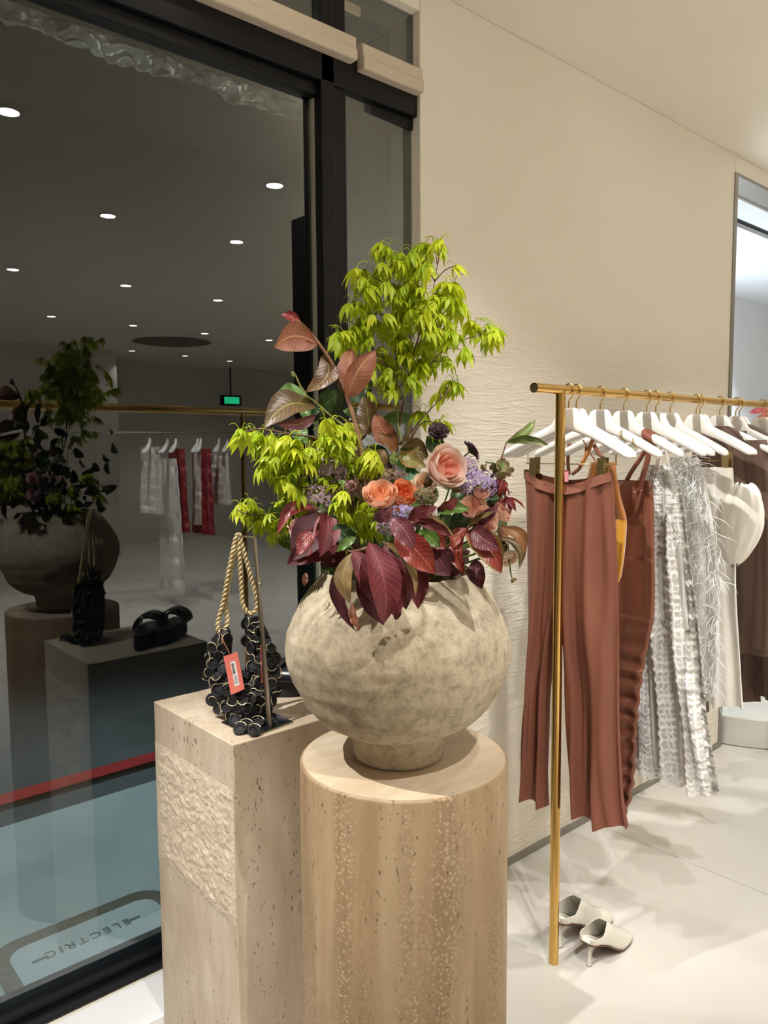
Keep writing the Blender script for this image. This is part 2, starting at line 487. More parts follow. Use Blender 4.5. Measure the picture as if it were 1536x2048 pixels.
# utility cover with cast lettering
ca = onZ(0, 1932, OZ); cb = onZ(290, 1788, OZ); cn = onZ(40, 1990, OZ)
cov = empty('utility_cover', ((ca.x + cb.x) / 2, (ca.y + cb.y) / 2, OZ), 'long rounded concrete utility cover in the pavement outside the glass', 'utility cover')
def rrect(x0, x1, y0, y1, r, n=6):
    P = []
    for (cx, cy, a0) in ((x1 - r, y1 - r, 0), (x0 + r, y1 - r, 90), (x0 + r, y0 + r, 180), (x1 - r, y0 + r, 270)):
        for k in range(n + 1):
            a = radians(a0 + 90 * k / n); P.append((cx + r * cos(a), cy + r * sin(a)))
    return P
def slab(P, z0, z1):
    m = MB(); n = len(P)
    m.add([(x, y, z0) for x, y in P] + [(x, y, z1) for x, y in P],
          [tuple(range(n))[::-1], tuple(range(n, 2*n))] + [(i, (i+1) % n, n + (i+1) % n, n + i) for i in range(n)])
    return m
p1 = onZ(18, 1925, OZ); p2 = onZ(283, 1786, OZ); p3 = onZ(44, 1991, OZ)
cx0 = p1.x; cx1 = onZ(306, 1800, OZ).x; cy1 = (p1.y + p2.y) / 2; cy0 = GY + .1
slab(rrect(cx0 - .05, cx1 + .05, cy0 - .05, cy1 + .06, .1), OZ, OZ + .003).build('rim', M['coverrim'], cov, False)
slab(rrect(cx0, cx1, cy0, cy1, .06), OZ + .003, OZ + .006).build('lid', M['cover'], cov, False)
cu = bpy.data.curves.new('lettering', 'FONT'); cu.body = 'ELECTRIC'; cu.size = .05; cu.align_x = 'CENTER'; cu.align_y = 'CENTER'; cu.extrude = .001; cu.space_character = 1.35
to = bpy.data.objects.new('tmp_text', cu); COL.objects.link(to)
me = bpy.data.meshes.new_from_object(to.evaluated_get(bpy.context.evaluated_depsgraph_get()))
bpy.data.objects.remove(to)
me.name = 'lettering'; me.materials.clear(); me.materials.append(M['letter'])
tp = onZ(178, 1875, OZ + .007)
lo = inst('lettering', me, Matrix.Translation(tp) @ Matrix.Rotation(pi, 4, 'Z'), cov)
for (a_, b_) in (((64, 1926), (97, 1912)), ((250, 1846), (279, 1832))):
    a_ = onZ(*a_, OZ + .006); b_ = onZ(*b_, OZ + .006); mid = (a_ + b_) / 2; L = (b_ - a_).length / 2
    MB().box((mid.x - L, mid.y - .006, OZ + .0055), (mid.x + L, mid.y + .006, OZ + .0075)).build('lifting_slot', M['letter'], cov, False)

# ------------------------------------------------------------------ ceiling downlights
ring = MB().lathe([(.045, -.004), (.06, -.006), (.064, 0)], n=24).mesh('trim_ring', M['trimw'])
lens = MB().lathe([(.0005, -.003), (.045, -.003)], n=24).mesh('lens', M['lens'])
DLAB = {(1.06, .13): 'large reflected downlight cut by the left picture edge', (2.44, .08): 'reflected downlight high beside the mullion, uppermost on the right',
  (1.96, -1.05): 'reflected downlight in the middle of the large pane, second row', (2.88, -1.07): 'reflected downlight left of the black reflected panel',
  (3.80, -1.10): 'reflected downlight close beside the window mullion, second row', (1.94, -2.94): 'reflected downlight near the left edge, third row',
  (2.88, -2.96): 'reflected downlight at the centre of the third row', (3.84, -3.05): 'reflected downlight at the right of the third row',
  (2.91, -5.0): 'small reflected downlight left of the ceiling roundel', (4.80, -5.1): 'small reflected downlight just above the ceiling roundel', (6.60, -7.6): 'tiny reflected downlight right of the ceiling roundel'}
for i, (lx, ly, *_r2) in enumerate(DOWN):
    e = empty('downlight', (lx, ly, CEIL), DLAB.get((lx, ly), 'small round recessed downlight in the ceiling, outside the picture'), 'downlight', 'recessed ceiling downlights')  # the added vase fill gets this fitting and default label too
    inst('trim_ring', ring, Matrix.Translation((lx, ly, CEIL)), e)
    inst('lens', lens, Matrix.Translation((lx, ly, CEIL - .001)), e)
# ================================================================== STONE PEDESTALS AND VASE
def travertine(name, axis_scale, c_lo, c_mid, c_hi, pit=.62, nodules=False, rough=.5):
    m, nt, bs = newmat(name)
    v = coords(nt, axis_scale)
    n1 = noise_tex(nt, v, 1.0, 6, .62, .8)
    v2 = coords(nt, (axis_scale[0]*3, axis_scale[1]*3, axis_scale[2]*3)); n2 = noise_tex(nt, v2, 1.0, 5, .6, .4)
    base = ramp(nt, n1, [(.28, c_lo), (.5, c_mid), (.72, c_hi)])
    fine = ramp(nt, n2, [(.3, (.72, .68, .64, 1)), (.65, (1, 1, 1, 1))])
    col = mixc(nt, .55, base, fine, 'MULTIPLY')
    cloud = noise_tex(nt, coords(nt, (1, 1, 1)), 7, 4, .6)
    col = mixc(nt, ramp(nt, cloud, [(.45, (0, 0, 0, 1)), (.7, (.5, .5, .5, 1))]), col, c_lo)
    # pits: stretched voronoi cells only in some bands
    pn_ = noise_tex(nt, coords(nt, (150, 150, 62)), 1.0, 3, .6, .3)
    pits = ramp(nt, pn_, [(.62, (0, 0, 0, 1)), (.67, (1, 1, 1, 1))])
    band = ramp(nt, noise_tex(nt, coords(nt, tuple(a*1.7 for a in axis_scale)), 1.3, 3, .6), [(pit-.06, (0, 0, 0, 1)), (pit+.04, (1, 1, 1, 1))])
    pm = mathn(nt, 'MULTIPLY', pits, band)
    col = mixc(nt, mathn(nt, 'MULTIPLY', pm, .75), col, srgb(86, 66, 46))
    h = mathn(nt, 'SUBTRACT', mathn(nt, 'MULTIPLY', n2, .12), pm)
    if nodules:
        v3 = N(nt, 'ShaderNodeTexVoronoi'); nt.links.new(coords(nt, (150, 150, 135)), v3.inputs['Vector']); v3.inputs['Scale'].default_value = 1
        v3.inputs['Randomness'].default_value = 1
        nb = ramp(nt, noise_tex(nt, coords(nt, (13, 13, 1.0)), 1.0, 3, .6, .3), [(.50, (0, 0, 0, 1)), (.64, (1, 1, 1, 1))])
        dots = ramp(nt, v3.outputs['Distance'], [(.28, (1, 1, 1, 1)), (.40, (0, 0, 0, 1))])
        dm = mathn(nt, 'MULTIPLY', dots, nb)
        col = mixc(nt, mathn(nt, 'MULTIPLY', dm, .34), col, srgb(206, 186, 154))
        edge = mathn(nt, 'MULTIPLY', ramp(nt, v3.outputs['Distance'], [(.40, (0, 0, 0, 1)), (.6, (1, 1, 1, 1))]), nb)
        col = mixc(nt, mathn(nt, 'MULTIPLY', edge, .35), col, srgb(120, 94, 64))
        h = mathn(nt, 'ADD', h, mathn(nt, 'MULTIPLY', dm, .3))
    nt.links.new(col, bs.inputs['Base Color']); bs.inputs['Roughness'].default_value = rough
    bump(nt, bs, h, .5, .003)
    return m
M['trav'] = travertine('travertine_vertical_grain', (11, 11, 1.2), srgb(146, 120, 90), srgb(166, 140, 108), srgb(184, 161, 130), .50, True)
M['travtop'] = travertine('travertine_cross_cut', (5, 14, 9), srgb(196, 174, 146), srgb(208, 190, 164), srgb(220, 204, 180), .66)
M['travp'] = travertine('travertine_block', (10, 10, 2.2), srgb(182, 162, 138), srgb(200, 183, 160), srgb(212, 199, 180), .49)
def hewn():
    m, nt, bs = newmat('chiselled_stone'); v = coords(nt, (40, 40, 22))
    n = noise_tex(nt, v, 1.0, 6, .7, .5)
    nt.links.new(ramp(nt, n, [(.3, srgb(186, 166, 142)), (.7, srgb(212, 196, 174))]), bs.inputs['Base Color'])
    bs.inputs['Roughness'].default_value = .75
    bump(nt, bs, noise_tex(nt, coords(nt, (160, 90, 130)), 1, 4, .6), .6, .004); return m
M['hewn'] = hewn()
def vase_mat():
    m, nt, bs = newmat('rough_grey_beige_clay'); v = coords(nt)
    n1 = noise_tex(nt, v, 5, 4, .6); n2 = noise_tex(nt, v, 48, 9, .8); n3 = noise_tex(nt, coords(nt, (1, 1, 3)), 14, 5, .65, .6)
    c = ramp(nt, n1, [(.35, srgb(176, 160, 134)), (.5, srgb(194, 180, 154)), (.68, srgb(206, 194, 172))])
    c = mixc(nt, .85, c, ramp(nt, n2, [(.36, (.5, .46, .42, 1)), (.5, (.9, .88, .85, 1)), (.62, (1.12, 1.1, 1.06, 1))]), 'MULTIPLY')
    c = mixc(nt, .25, c, ramp(nt, n3, [(.35, (.74, .72, .68, 1)), (.6, (1, 1, 1, 1))]), 'MULTIPLY')
    nt.links.new(c, bs.inputs['Base Color']); bs.inputs['Roughness'].default_value = .9
    h = mathn(nt, 'ADD', n2, mathn(nt, 'MULTIPLY', n3, .3))
    bump(nt, bs, h, .55, .006); return m
M['vase'] = vase_mat()

D0 = 1.35
VC = Vector((.915, .9926, 0))
COLZ = 1.047; CR = .1865
# column
col = empty('column_pedestal', (VC.x, VC.y, 0), 'tall round travertine column carrying the big clay vase', 'pedestal')
MB().lathe([(CR, 0), (CR, COLZ - .005), (CR - .0015, COLZ - .0015), (CR - .005, COLZ)], (VC.x, VC.y, 0), 96).build('shaft', M['trav'], col, auto=50)
MB().lathe([(.0005, COLZ), (CR - .005, COLZ)], (VC.x, VC.y, 0), 96).build('top_face', M['travtop'], col)
# square block
PX0, PX1, PY0, PY1 = .7485, 1.112, 1.309, 1.668
PZ = 1.0153
blk = empty('block_pedestal', (PX0, PY0, 0), 'square travertine block with a chiselled band, carrying the black handbag', 'pedestal')
a1 = onX(308.3, 1473, PX0).z; a2 = onX(315, 1715, PX0).z
zc = PZ - (PZ - a1)
m = MB(); m.box((PX0, PY0, 0), (PX1, PY1, PZ)); o = m.build('stone_body', M['travp'], blk, False, bevel=.002)
m = MB()
def hew(u, v):
    y = PY0 + .001 + (PY1 - PY0 - .002) * u
    zt, zb = a1 - .008, a2 + .003 * sin(u * 9)
    z = zb + (zt - zb) * v
    e = min(1, min(u, 1-u, v, 1-v) * 14)
    n = .5 + .5 * mnoise.noise(Vector((y * 90 + z * 50, z * 75 - y * 40, 3))) + .5 * mnoise.noise(Vector((y * 30, z * 40, 7)))
    return (PX0 - .0006 - e * max(0, .0038 * n), y, z)
m.grid(90, 110, hew, flip=True, uv=False)
m.build('chiselled_face', M['hewn'], blk)
m = MB()
def hew2(u, v):
    x = PX0 + .001 + (PX1 - PX0 - .002) * u
    zt, zb = a1 - .008, a2 + .003 * sin(u * 7)
    z = zb + (zt - zb) * v
    e = min(1, min(u, 1-u, v, 1-v) * 14)
    n = .5 + .5 * mnoise.noise(Vector((x * 90 + z * 50, z * 75 - x * 40, 13))) + .5 * mnoise.noise(Vector((x * 30, z * 40, 17)))
    return (x, PY1 + .0006 + e * max(0, .0038 * n), z)
m.grid(60, 70, hew2, flip=True, uv=False)
m.build('chiselled_face', M['hewn'], blk)

# vase
zb = COLZ
prof = [(.0005, .002), (.074, .0), (.080, .004), (.084, .03), (.087, .052), (.093, .059), (.115, .063), (.141, .078), (.167, .106), (.187, .147), (.197, .18), (.199, .205), (.196, .228), (.186, .252), (.172, .28), (.156, .303), (.143, .319),
        (.135, .328), (.133, .334), (.128, .336), (.124, .330), (.13, .315), (.16, .27), (.17, .2), (.12, .08), (.0005, .07)]
# resample for displacement
P2 = []
for i in range(len(prof) - 1):
    (r0, z0), (r1, z1) = prof[i], prof[i+1]
    n = max(1, int(sqrt((r1-r0)**2 + (z1-z0)**2) / .005))
    for k in range(n): P2.append((r0 + (r1-r0)*k/n, z0 + (z1-z0)*k/n))
P2.append(prof[-1])
def rough(p):
    r = sqrt(p.x**2 + p.y**2)
    if r < .02: return p
    q = Vector((p.x, p.y, p.z))
    d = mnoise.noise(q * 9) * .004 + mnoise.noise(q * 26) * .0022 + mnoise.noise(q * 70) * .0010
    k = 1 + d / r
    wob = mnoise.noise(Vector((p.x*4, p.y*4, 5))) * .010 * max(0, (p.z - .25) / .1)
    return Vector((p.x*k, p.y*k, p.z + wob + (mnoise.noise(q*40) * .0015 if p.z > .3 else 0)))
VO = RT * -.010
vs = MB().lathe(P2, (VC.x + VO.x, VC.y + VO.y, zb), 150, rough).build('vase', M['vase'])
tag(vs, 'wide round rough clay vase with a narrow foot, holding the flower arrangement', 'vase')

# ================================================================== HANDBAG ON ITS STAND
M['brass'] = plain('polished_brass', srgb(216, 176, 104), .2, 1.0)
M['chrome'] = plain('satin_nickel', srgb(176, 168, 154), .28, 1.0)
M['darkplate'] = plain('black_mirror_plate', (.01, .011, .014, 1), .12, .2)
M['rope'] = plain('cream_gold_cord', srgb(205, 184, 138), .42, .25, var=.15, vscale=300)
M['cord'] = plain('black_cord', (.006, .006, .008, 1), .6, bmp=.5, bscale=900)
M['goldlink'] = plain('pale_gold_wire', srgb(224, 208, 172), .3, .55)
M['pinkcard'] = plain('salmon_pink_card', srgb(226, 118, 104), .7)
M['paper'] = plain('white_paper', srgb(236, 234, 230), .7)
M['ink'] = plain('black_ink', (.01, .01, .012, 1), .8)
M['pinkstring'] = plain('pink_string', srgb(214, 130, 110), .7)

pc = onZ(513, 1441, PZ + .006)
bd = (pc - CAMP).dot(FW)
PXM = bd / FPX                              # metres per photo pixel at the bag
BOFF = 0.0
def B2(x, y, off=0.0): return at(x, y, bd + off + BOFF)
stand = empty('bag_stand', (pc.x, pc.y, PZ), 'slim metal bag stand with a black square base plate on the stone block', 'bag stand')
q = [onZ(442, 1443, PZ + .004), onZ(507, 1472, PZ + .004), onZ(587, 1442, PZ + .004), onZ(522, 1414, PZ + .004)]
m = MB(); m.add([Vector((p.x, p.y, PZ)) for p in q] + [Vector((p.x, p.y, PZ + .003)) for p in q], [(3,2,1,0),(4,5,6,7),(0,1,5,4),(1,2,6,5),(2,3,7,6),(3,0,4,7)])
m.build('plate_edge', M['chrome'], stand, False, bevel=.001)
cq = sum((Vector(p) for p in q), Vector()) / 4
q2 = [cq + (p - cq) * .965 for p in q]
m = MB(); m.add([Vector((p.x, p.y, PZ + .003)) for p in q2] + [Vector((p.x, p.y, PZ + .0042)) for p in q2], [(3,2,1,0),(4,5,6,7),(0,1,5,4),(1,2,6,5),(2,3,7,6),(3,0,4,7)])
m.build('plate_top', M['darkplate'], stand, False)
pb = onZ(539, 1452, PZ + .004)
pdp = (pb - CAMP).dot(FW)
ptop = at(509, 1075, bd + .005); pmid = pb.lerp(ptop, .78)
def sqbar(a, b, w):
    a, b = Vector(a), Vector(b); d = (b - a); L = d.length; d.normalize()
    s = d.cross(Vector((0, 1, 0)) if abs(d.y) < .9 else Vector((1, 0, 0))).normalized(); t = d.cross(s)
    return MB().obox((a + b) / 2, s * w, t * w, d * (L / 2))
sqbar(pb, pmid, .0036).build('post', M['chrome'], stand, False, bevel=.0006)
sqbar(pmid, ptop, .0027).build('inner_post', M['chrome'], stand, False, bevel=.0005)
dd = (ptop - pb).normalized()
sqbar(pmid - dd * .012, pmid + dd * .002, .0052).build('collar', M['chrome'], stand, False, bevel=.0008)
kn = B2(519, 1167, -.006)
MB().tube([pmid - dd * .008, pmid - dd * .008 + (kn - pmid + dd*.008) * 1.0, kn + (kn - pmid).normalized() * .004], [.003, .003, .005], 12).build('clamp_knob', M['chrome'], stand, auto=40)
tl = B2(474, 1072)
sqbar(ptop, tl, .0024).build('arm', M['chrome'], stand, False, bevel=.0005)

BOFF = .024
bag = empty('handbag', (cq.x, cq.y, PZ), 'black crescent handbag of linked discs with gold wire and cream rope strap', 'handbag')
path = [(444, 1283, 20), (441, 1320, 24), (446, 1360, 28), (463, 1392, 36), (488, 1405, 42), (512, 1392, 40), (526, 1355, 30), (524, 1310, 26), (515, 1270, 22), (509, 1248, 16)]
bp = bez([(x, y, r) for x, y, r in path], 6)
THK = 0.55
m = MB(); nb = len(bp); K = 16
rings = []
for i, p in enumerate(bp):
    a = bp[max(0, i-1)]; c_ = bp[min(nb-1, i+1)]
    t = Vector((c_.x - a.x, c_.y - a.y)).normalized(); nn = Vector((-t.y, t.x))
    rr_ = p.z
    rings.append([B2(p.x + nn.x * rr_ * cos(2*pi*k/K), p.y + nn.y * rr_ * cos(2*pi*k/K), .0 + THK * rr_ * PXM * sin(2*pi*k/K)) for k in range(K)])
for r_ in rings: m.v += [tuple(x) for x in r_]
for i in range(nb-1):
    for k in range(K): m.f.append((i*K+k, i*K+(k+1)%K, (i+1)*K+(k+1)%K, (i+1)*K+k)); m.mi.append(0)
m.f.append(tuple(range(K))); m.mi.append(0); m.f.append(tuple((nb-1)*K+k for k in range(K))); m.mi.append(0)
m.build('pouch', M['cord'], bag)
# lower flap of discs pooling on the plate
def torus_mesh(name, R, r, mat, a0=0, a1=2*pi, n=18, k=7, ridge=0):
    mm = MB(); full = abs(a1 - a0 - 2*pi) < 1e-6
    pts = []
    for i in range(n if full else n + 1):
        a = a0 + (a1 - a0) * i / n; pts.append(Vector((R*cos(a), R*sin(a), 0)))
    rad = [r * (1 + (ridge if i % 2 else 0)) for i in range(len(pts))]
    mm.tube(pts, rad, k, True, 0, full); return mm.mesh(name, mat)
R_ = .0140
disc = torus_mesh('corded_disc', R_ * .78, R_ * .24, M['cord'], n=40, k=6, ridge=-.4)
core = MB().lathe([(.0003, .001), (R_*.5, .001), (R_*.6, 0)], n=14).mesh('disc_core', M['cord'])
link = torus_mesh('gold_link', R_ * .98, .00095, M['goldlink'], radians(20), radians(150), 10, 6)
link2 = MB().tube(bez([(-.011, 0, 0), (-.004, .0015, .001), (.003, -.0012, .0015), (.011, 0, 0)], 4), .00095, 6).mesh('gold_link', M['goldlink'])
def surf(x, y):
    best = None
    for p in bp:
        d = sqrt((x-p.x)**2 + (y-p.y)**2)
        if best is None or d / p.z < best[0]: best = (d / p.z, p.z)
    return best
cnt = 0
for side in (-1, 1):
    row = 0; y = 1246
    while y < 1462:
        x = 418 + (9 if row % 2 else 0)
        while x < 562:
            q_, rz = surf(x, y)
            if q_ < 1.02:
                off = side * THK * rz * PXM * sqrt(max(0, 1 - min(1, q_)**2)) + side * .003
                ca_ = bp[min(range(nb), key=lambda i: (bp[i].x-x)**2 + (bp[i].y-y)**2)]
                tilt_ = Vector((x - ca_.x, y - ca_.y)) / ca_.z
                zax = FW * side + (RT * tilt_.x - UP * tilt_.y) * .8 + UP * rnd.uniform(-.3, .6) + RT * rnd.uniform(-.5, .5)
                P_ = B2(x + rnd.uniform(-3, 3), y + rnd.uniform(-3, 3), off)
                sc3 = rnd.uniform(.9, 1.12); M4 = frame_mat(P_, zax, UP.cross(zax), (sc3, sc3, sc3 * .6))
                od = inst('corded_disc', disc, M4, bag)
                inst('disc_core', core, M4, bag)
                P3 = P_ + zax.normalized() * .0040
                inst('gold_link', rnd.choice((link, link, link2)), frame_mat(P3, zax, Matrix.Rotation(rnd.choice((0, 0, pi, 1.2, -1.3)) + rnd.uniform(-.4, .4), 3, zax) @ RT, rnd.uniform(.8, 1.1)), bag)
                cnt += 1
            x += 19
        y += 17; row += 1
for (x, y) in ((470, 1440), (492, 1452), (515, 1446), (533, 1432), (480, 1458), (508, 1462)):
    P_ = onZ(x, y, PZ + .010); M4 = frame_mat(P_, (rnd.uniform(-.5, .1), rnd.uniform(-.6, 0), .8), RT, 1.05)
    inst('corded_disc', disc, M4, bag); inst('disc_core', core, M4, bag)
    inst('gold_link', link, frame_mat(P_ + Vector((0, 0, .005)), (-.2, -.4, .9), RT, 1.0), bag)
def rope(paths, r, pitch_, mats, name, parent):
    mm = MB()
    for pth in paths:
        c = bez(pth, 14)
        L = [0]
        for i in range(1, len(c)): L.append(L[-1] + (c[i] - c[i-1]).length)
        tot = L[-1]; n = max(20, int(tot / (pitch_ / 7)))
        pts = []; j = 0
        for i in range(n + 1):
            s_ = tot * i / n
            while j < len(L) - 2 and L[j+1] < s_: j += 1
            f_ = (s_ - L[j]) / max(1e-9, L[j+1] - L[j]); pts.append(c[j].lerp(c[j+1], min(1, max(0, f_))))
        for st_ in range(2):
            hp = []; prev = None
            for i, p in enumerate(pts):
                t = (pts[min(i+1, n)] - pts[max(i-1, 0)]).normalized()
                nn = t.orthogonal().normalized() if prev is None else (prev - t * prev.dot(t)).normalized()
                prev = nn; bn = t.cross(nn); a = 2*pi*(i / n * tot / pitch_ + st_ / 2)
                hp.append(p + (nn * cos(a) + bn * sin(a)) * r * .66)
            mm.tube(hp, r * .60, 7)
    return mm.build(name, mats, parent)
def bl(pts, off=0): return [B2(x, y, off + (o_[0] if o_ else 0)) for (x, y, *o_) in pts]
rope([bl([(438, 1266), (435, 1248), (447, 1200), (459, 1135), (468, 1090), (475, 1069), (479, 1070)], -.006),
      bl([(449, 1262), (455, 1242), (452, 1205), (460, 1150), (470, 1100), (476, 1070), (480, 1072)], -.001),
      bl([(477, 1069), (479, 1105), (483, 1175), (486, 1208), (498, 1227), (511, 1222), (514, 1205), (509, 1180), (498, 1140), (486, 1095), (479, 1069)], -.004)],
     .0046, .021, M['rope'], 'rope_strap', bag)
# price tag
tg = MB()
c4 = [B2(447, 1313, -.030), B2(475, 1303, -.030), B2(489, 1378, -.036), B2(462, 1390, -.036)]
nrm = (c4[1] - c4[0]).cross(c4[2] - c4[1]).normalized()
if nrm.dot(FW) > 0: nrm = -nrm
tg.add(c4 + [p - nrm * .0008 for p in c4], [(3,2,1,0),(4,5,6,7),(0,1,5,4),(1,2,6,5),(2,3,7,6),(3,0,4,7)])
card = tg.build('price_tag', M['pinkcard'], bag, False); card['label'] = 'salmon pink hanging price tag'
def oncard(u, v, h=.0003): return c4[0].lerp(c4[1], u).lerp(c4[3].lerp(c4[2], u), v) + nrm * h
def patch(u0, u1, v0, v1, h): return [oncard(u0, v0, h), oncard(u1, v0, h), oncard(u1, v1, h), oncard(u0, v1, h)]
MB().add
pm_ = MB(); pm_.add(patch(.38, .72, .2, .84, .0003), [(0,1,2,3)]); pm_.build('barcode_label', M['paper'], card, False)
pm_ = MB(); v_ = .25
while v_ < .52:
    w_ = rnd.choice((.006, .009, .014)); pm_.add(patch(.42, .6, v_, v_ + w_, .0005), [(0,1,2,3)]); v_ += w_ + rnd.choice((.006, .009))
for k in range(3): pm_.add(patch(.44 + k*.08, .47 + k*.08, .56, .79, .0005), [(0,1,2,3)])
pm_.build('barcode_print', M['ink'], card, False)
MB().tube(bez([B2(443, 1268, -.02), B2(448, 1285, -.028), B2(456, 1300, -.031), B2(459, 1309, -.031)], 5), .0008, 5).build('tag_string', M['pinkstring'], bag)
c5 = [B2(521, 1290, -.026), B2(527, 1288, -.014), B2(529, 1362, -.014), B2(524, 1366, -.026)]
m = MB(); n5 = (c5[1]-c5[0]).cross(c5[2]-c5[1]).normalized() * .0008
m.add(c5 + [p + n5 for p in c5], [(3,2,1,0),(4,5,6,7),(0,1,5,4),(1,2,6,5),(2,3,7,6),(3,0,4,7)]); m.build('price_tag', M['pinkcard'], bag, False)

# ================================================================== BLACK PLATFORM SANDALS
M['leather'] = plain('black_smooth_leather', (.012, .013, .018, 1), .28)
M['weave'] = plain('black_rubber_sole', (.01, .01, .012, 1), .6, bmp=.6, bscale=250)
def sole_outline(L, W, n=28):
    P = []
    for i in range(n):
        a = 2*pi*i/n; c_, s_ = cos(a), sin(a)
        x = L/2 * (abs(c_)**.8) * (1 if c_ > 0 else -1)
        w = W/2 * (.82 + .18 * (x / (L/2))) * (abs(s_)**.75) * (1 if s_ > 0 else -1)
        P.append((x, w))
    return P
def sandal(loc, ang, label):
    e = empty('platform_sandal', loc, label, 'sandal', 'black platform sandals on the block')
    R = Matrix.Translation(loc) @ Matrix.Rotation(ang, 4, 'Z')
    L, W = .205, .078
    def put(mb, name, mat, **k):
        mb.v = [tuple(R @ Vector(p)) for p in mb.v]; return mb.build(name, mat, e, **k)
    put(slab(sole_outline(L, W), 0, .040), 'platform_sole', M['weave'], smooth=False, bevel=.004)
    put(slab(sole_outline(L*.97, W*.95), .040, .046), 'footbed', M['leather'], smooth=False, bevel=.002)
    for sg in (-1, 1):
        mm = MB()
        def fn(u, v, sg=sg):
            a = pi * u; x = -.012 + .085 * v * .62 + sg * (u - .5) * .055 + .03
            return (x, -cos(a) * W * .49, .040 + sin(a) ** .8 * (.036 + .006 * sg))
        mm.grid(16, 6, fn)
        o = put(mm, 'strap', M['leather']); sm = o.modifiers.new('s', 'SOLIDIFY'); sm.thickness = .004
    mm = MB().tube([(.055 + .009*cos(t*pi/6), .012 + .009*sin(t*pi/6), .079) for t in range(12)], .0014, 6, False, 0, True)
    put(mm, 'buckle', M['goldlink'])
    return e
sandal((.972, 1.555, PZ), radians(-52), 'black leather platform sandal on the block, nearer the left block edge')
sandal((1.052, 1.545, PZ), radians(-46), 'black leather platform sandal on the block, half hidden behind the vase')
# ================================================================== FLOWER ARRANGEMENT
VD = (Vector((VC.x, VC.y, 1.4)) - CAMP).dot(FW)
VPX = VD / FPX
NECK = Vector((VC.x, VC.y, COLZ + .30))
def leafmat(name, c, vein, rough=.42, nv=11, edge=None, blotch=None, translucent=.12):
    m, nt, bs = newmat(name)
    tc = N(nt, 'ShaderNodeTexCoord'); sx = N(nt, 'ShaderNodeSeparateXYZ'); nt.links.new(tc.outputs['UV'], sx.inputs[0])
    a = mathn(nt, 'ABSOLUTE', mathn(nt, 'SUBTRACT', sx.outputs[1], .5))
    ph = mathn(nt, 'SUBTRACT', mathn(nt, 'MULTIPLY', sx.outputs[0], float(nv)), mathn(nt, 'MULTIPLY', a, 4.5))
    w = mathn(nt, 'SINE', mathn(nt, 'MULTIPLY', ph, 2*pi))
    lat = ramp(nt, w, [(.86, (0, 0, 0, 1)), (.99, (1, 1, 1, 1))])
    mid = ramp(nt, a, [(.012, (1, 1, 1, 1)), (.03, (0, 0, 0, 1))])
    vm = mathn(nt, 'MAXIMUM', mathn(nt, 'MULTIPLY', lat, .55), mid)
    n = noise_tex(nt, coords(nt), 38, 4, .6)
    lo = tuple(x*.72 for x in c[:3]) + (1,); hi = tuple(min(1, x*1.22) for x in c[:3]) + (1,)
    col = ramp(nt, n, [(.32, lo), (.68, hi)])
    if blotch:
        bn = noise_tex(nt, coords(nt), 16, 3, .5)
        col = mixc(nt, ramp(nt, bn, [(.48, (0, 0, 0, 1)), (.62, (1, 1, 1, 1))]), col, blotch)
    if edge:
        col = mixc(nt, ramp(nt, a, [(.3, (0, 0, 0, 1)), (.5, (.9, .9, .9, 1))]), col, edge)
    col = mixc(nt, vm, col, vein)
    nt.links.new(col, bs.inputs['Base Color']); bs.inputs['Roughness'].default_value = rough
    bump(nt, bs, mathn(nt, 'SUBTRACT', mathn(nt, 'MULTIPLY', w, .12), mathn(nt, 'MULTIPLY', mid, .5)), .35, .002)
    if translucent:
        out = nt.nodes['Material Output']; tr = N(nt, 'ShaderNodeBsdfTranslucent'); nt.links.new(col, tr.inputs[0])
        mx = N(nt, 'ShaderNodeMixShader'); mx.inputs[0].default_value = translucent
        nt.links.new(bs.outputs[0], mx.inputs[1]); nt.links.new(tr.outputs[0], mx.inputs[2]); nt.links.new(mx.outputs[0], out.inputs[0])
    return m
LM = {
 'burg': leafmat('leaf_burgundy', srgb(104, 34, 42), srgb(146, 70, 66), .58),
 'dburg': leafmat('leaf_dark_burgundy', srgb(78, 26, 34), srgb(112, 48, 50), .6),
 'red': leafmat('leaf_russet_red', srgb(132, 44, 40), srgb(182, 104, 66), .4, blotch=srgb(146, 62, 42)),
 'rededge': leafmat('leaf_red_with_olive_edge', srgb(134, 46, 42), srgb(176, 100, 66), .4, edge=srgb(128, 118, 56)),
 'purp': leafmat('leaf_plum', srgb(108, 52, 62), srgb(164, 118, 116), .38),
 'tan': leafmat('leaf_tan_underside', srgb(142, 116, 72), srgb(178, 152, 100), .6),
 'copper': leafmat('leaf_copper_underside', srgb(150, 92, 68), srgb(190, 140, 100), .55, 12),
 'rust': leafmat('leaf_rust_olive', srgb(126, 84, 48), srgb(160, 116, 68), .45, blotch=srgb(110, 96, 46)),
 'olive': leafmat('leaf_olive', srgb(112, 104, 46), srgb(158, 150, 80), .42, edge=srgb(150, 100, 50)),
 'brown': leafmat('leaf_brown_olive', srgb(92, 70, 44), srgb(136, 132, 66), .4, blotch=srgb(110, 76, 50)),
 'green': leafmat('leaf_green', srgb(84, 118, 48), srgb(138, 160, 84), .4),
 'lgreen': leafmat('leaf_soft_green', srgb(110, 132, 62), srgb(150, 160, 96), .45, 14, edge=srgb(128, 104, 74)),
 'dgreen': leafmat('leaf_dark_green', srgb(42, 66, 34), srgb(92, 112, 60), .38),
 'teal': leafmat('leaf_blue_green', srgb(66, 108, 76), srgb(112, 146, 108), .5),
 'wine': leafmat('leaf_wine_young', srgb(124, 40, 46), srgb(166, 92, 60), .4),
}
M['bark'] = plain('brown_bark', srgb(128, 90, 66), .8, var=.25, vscale=120, bmp=.4, bscale=300)
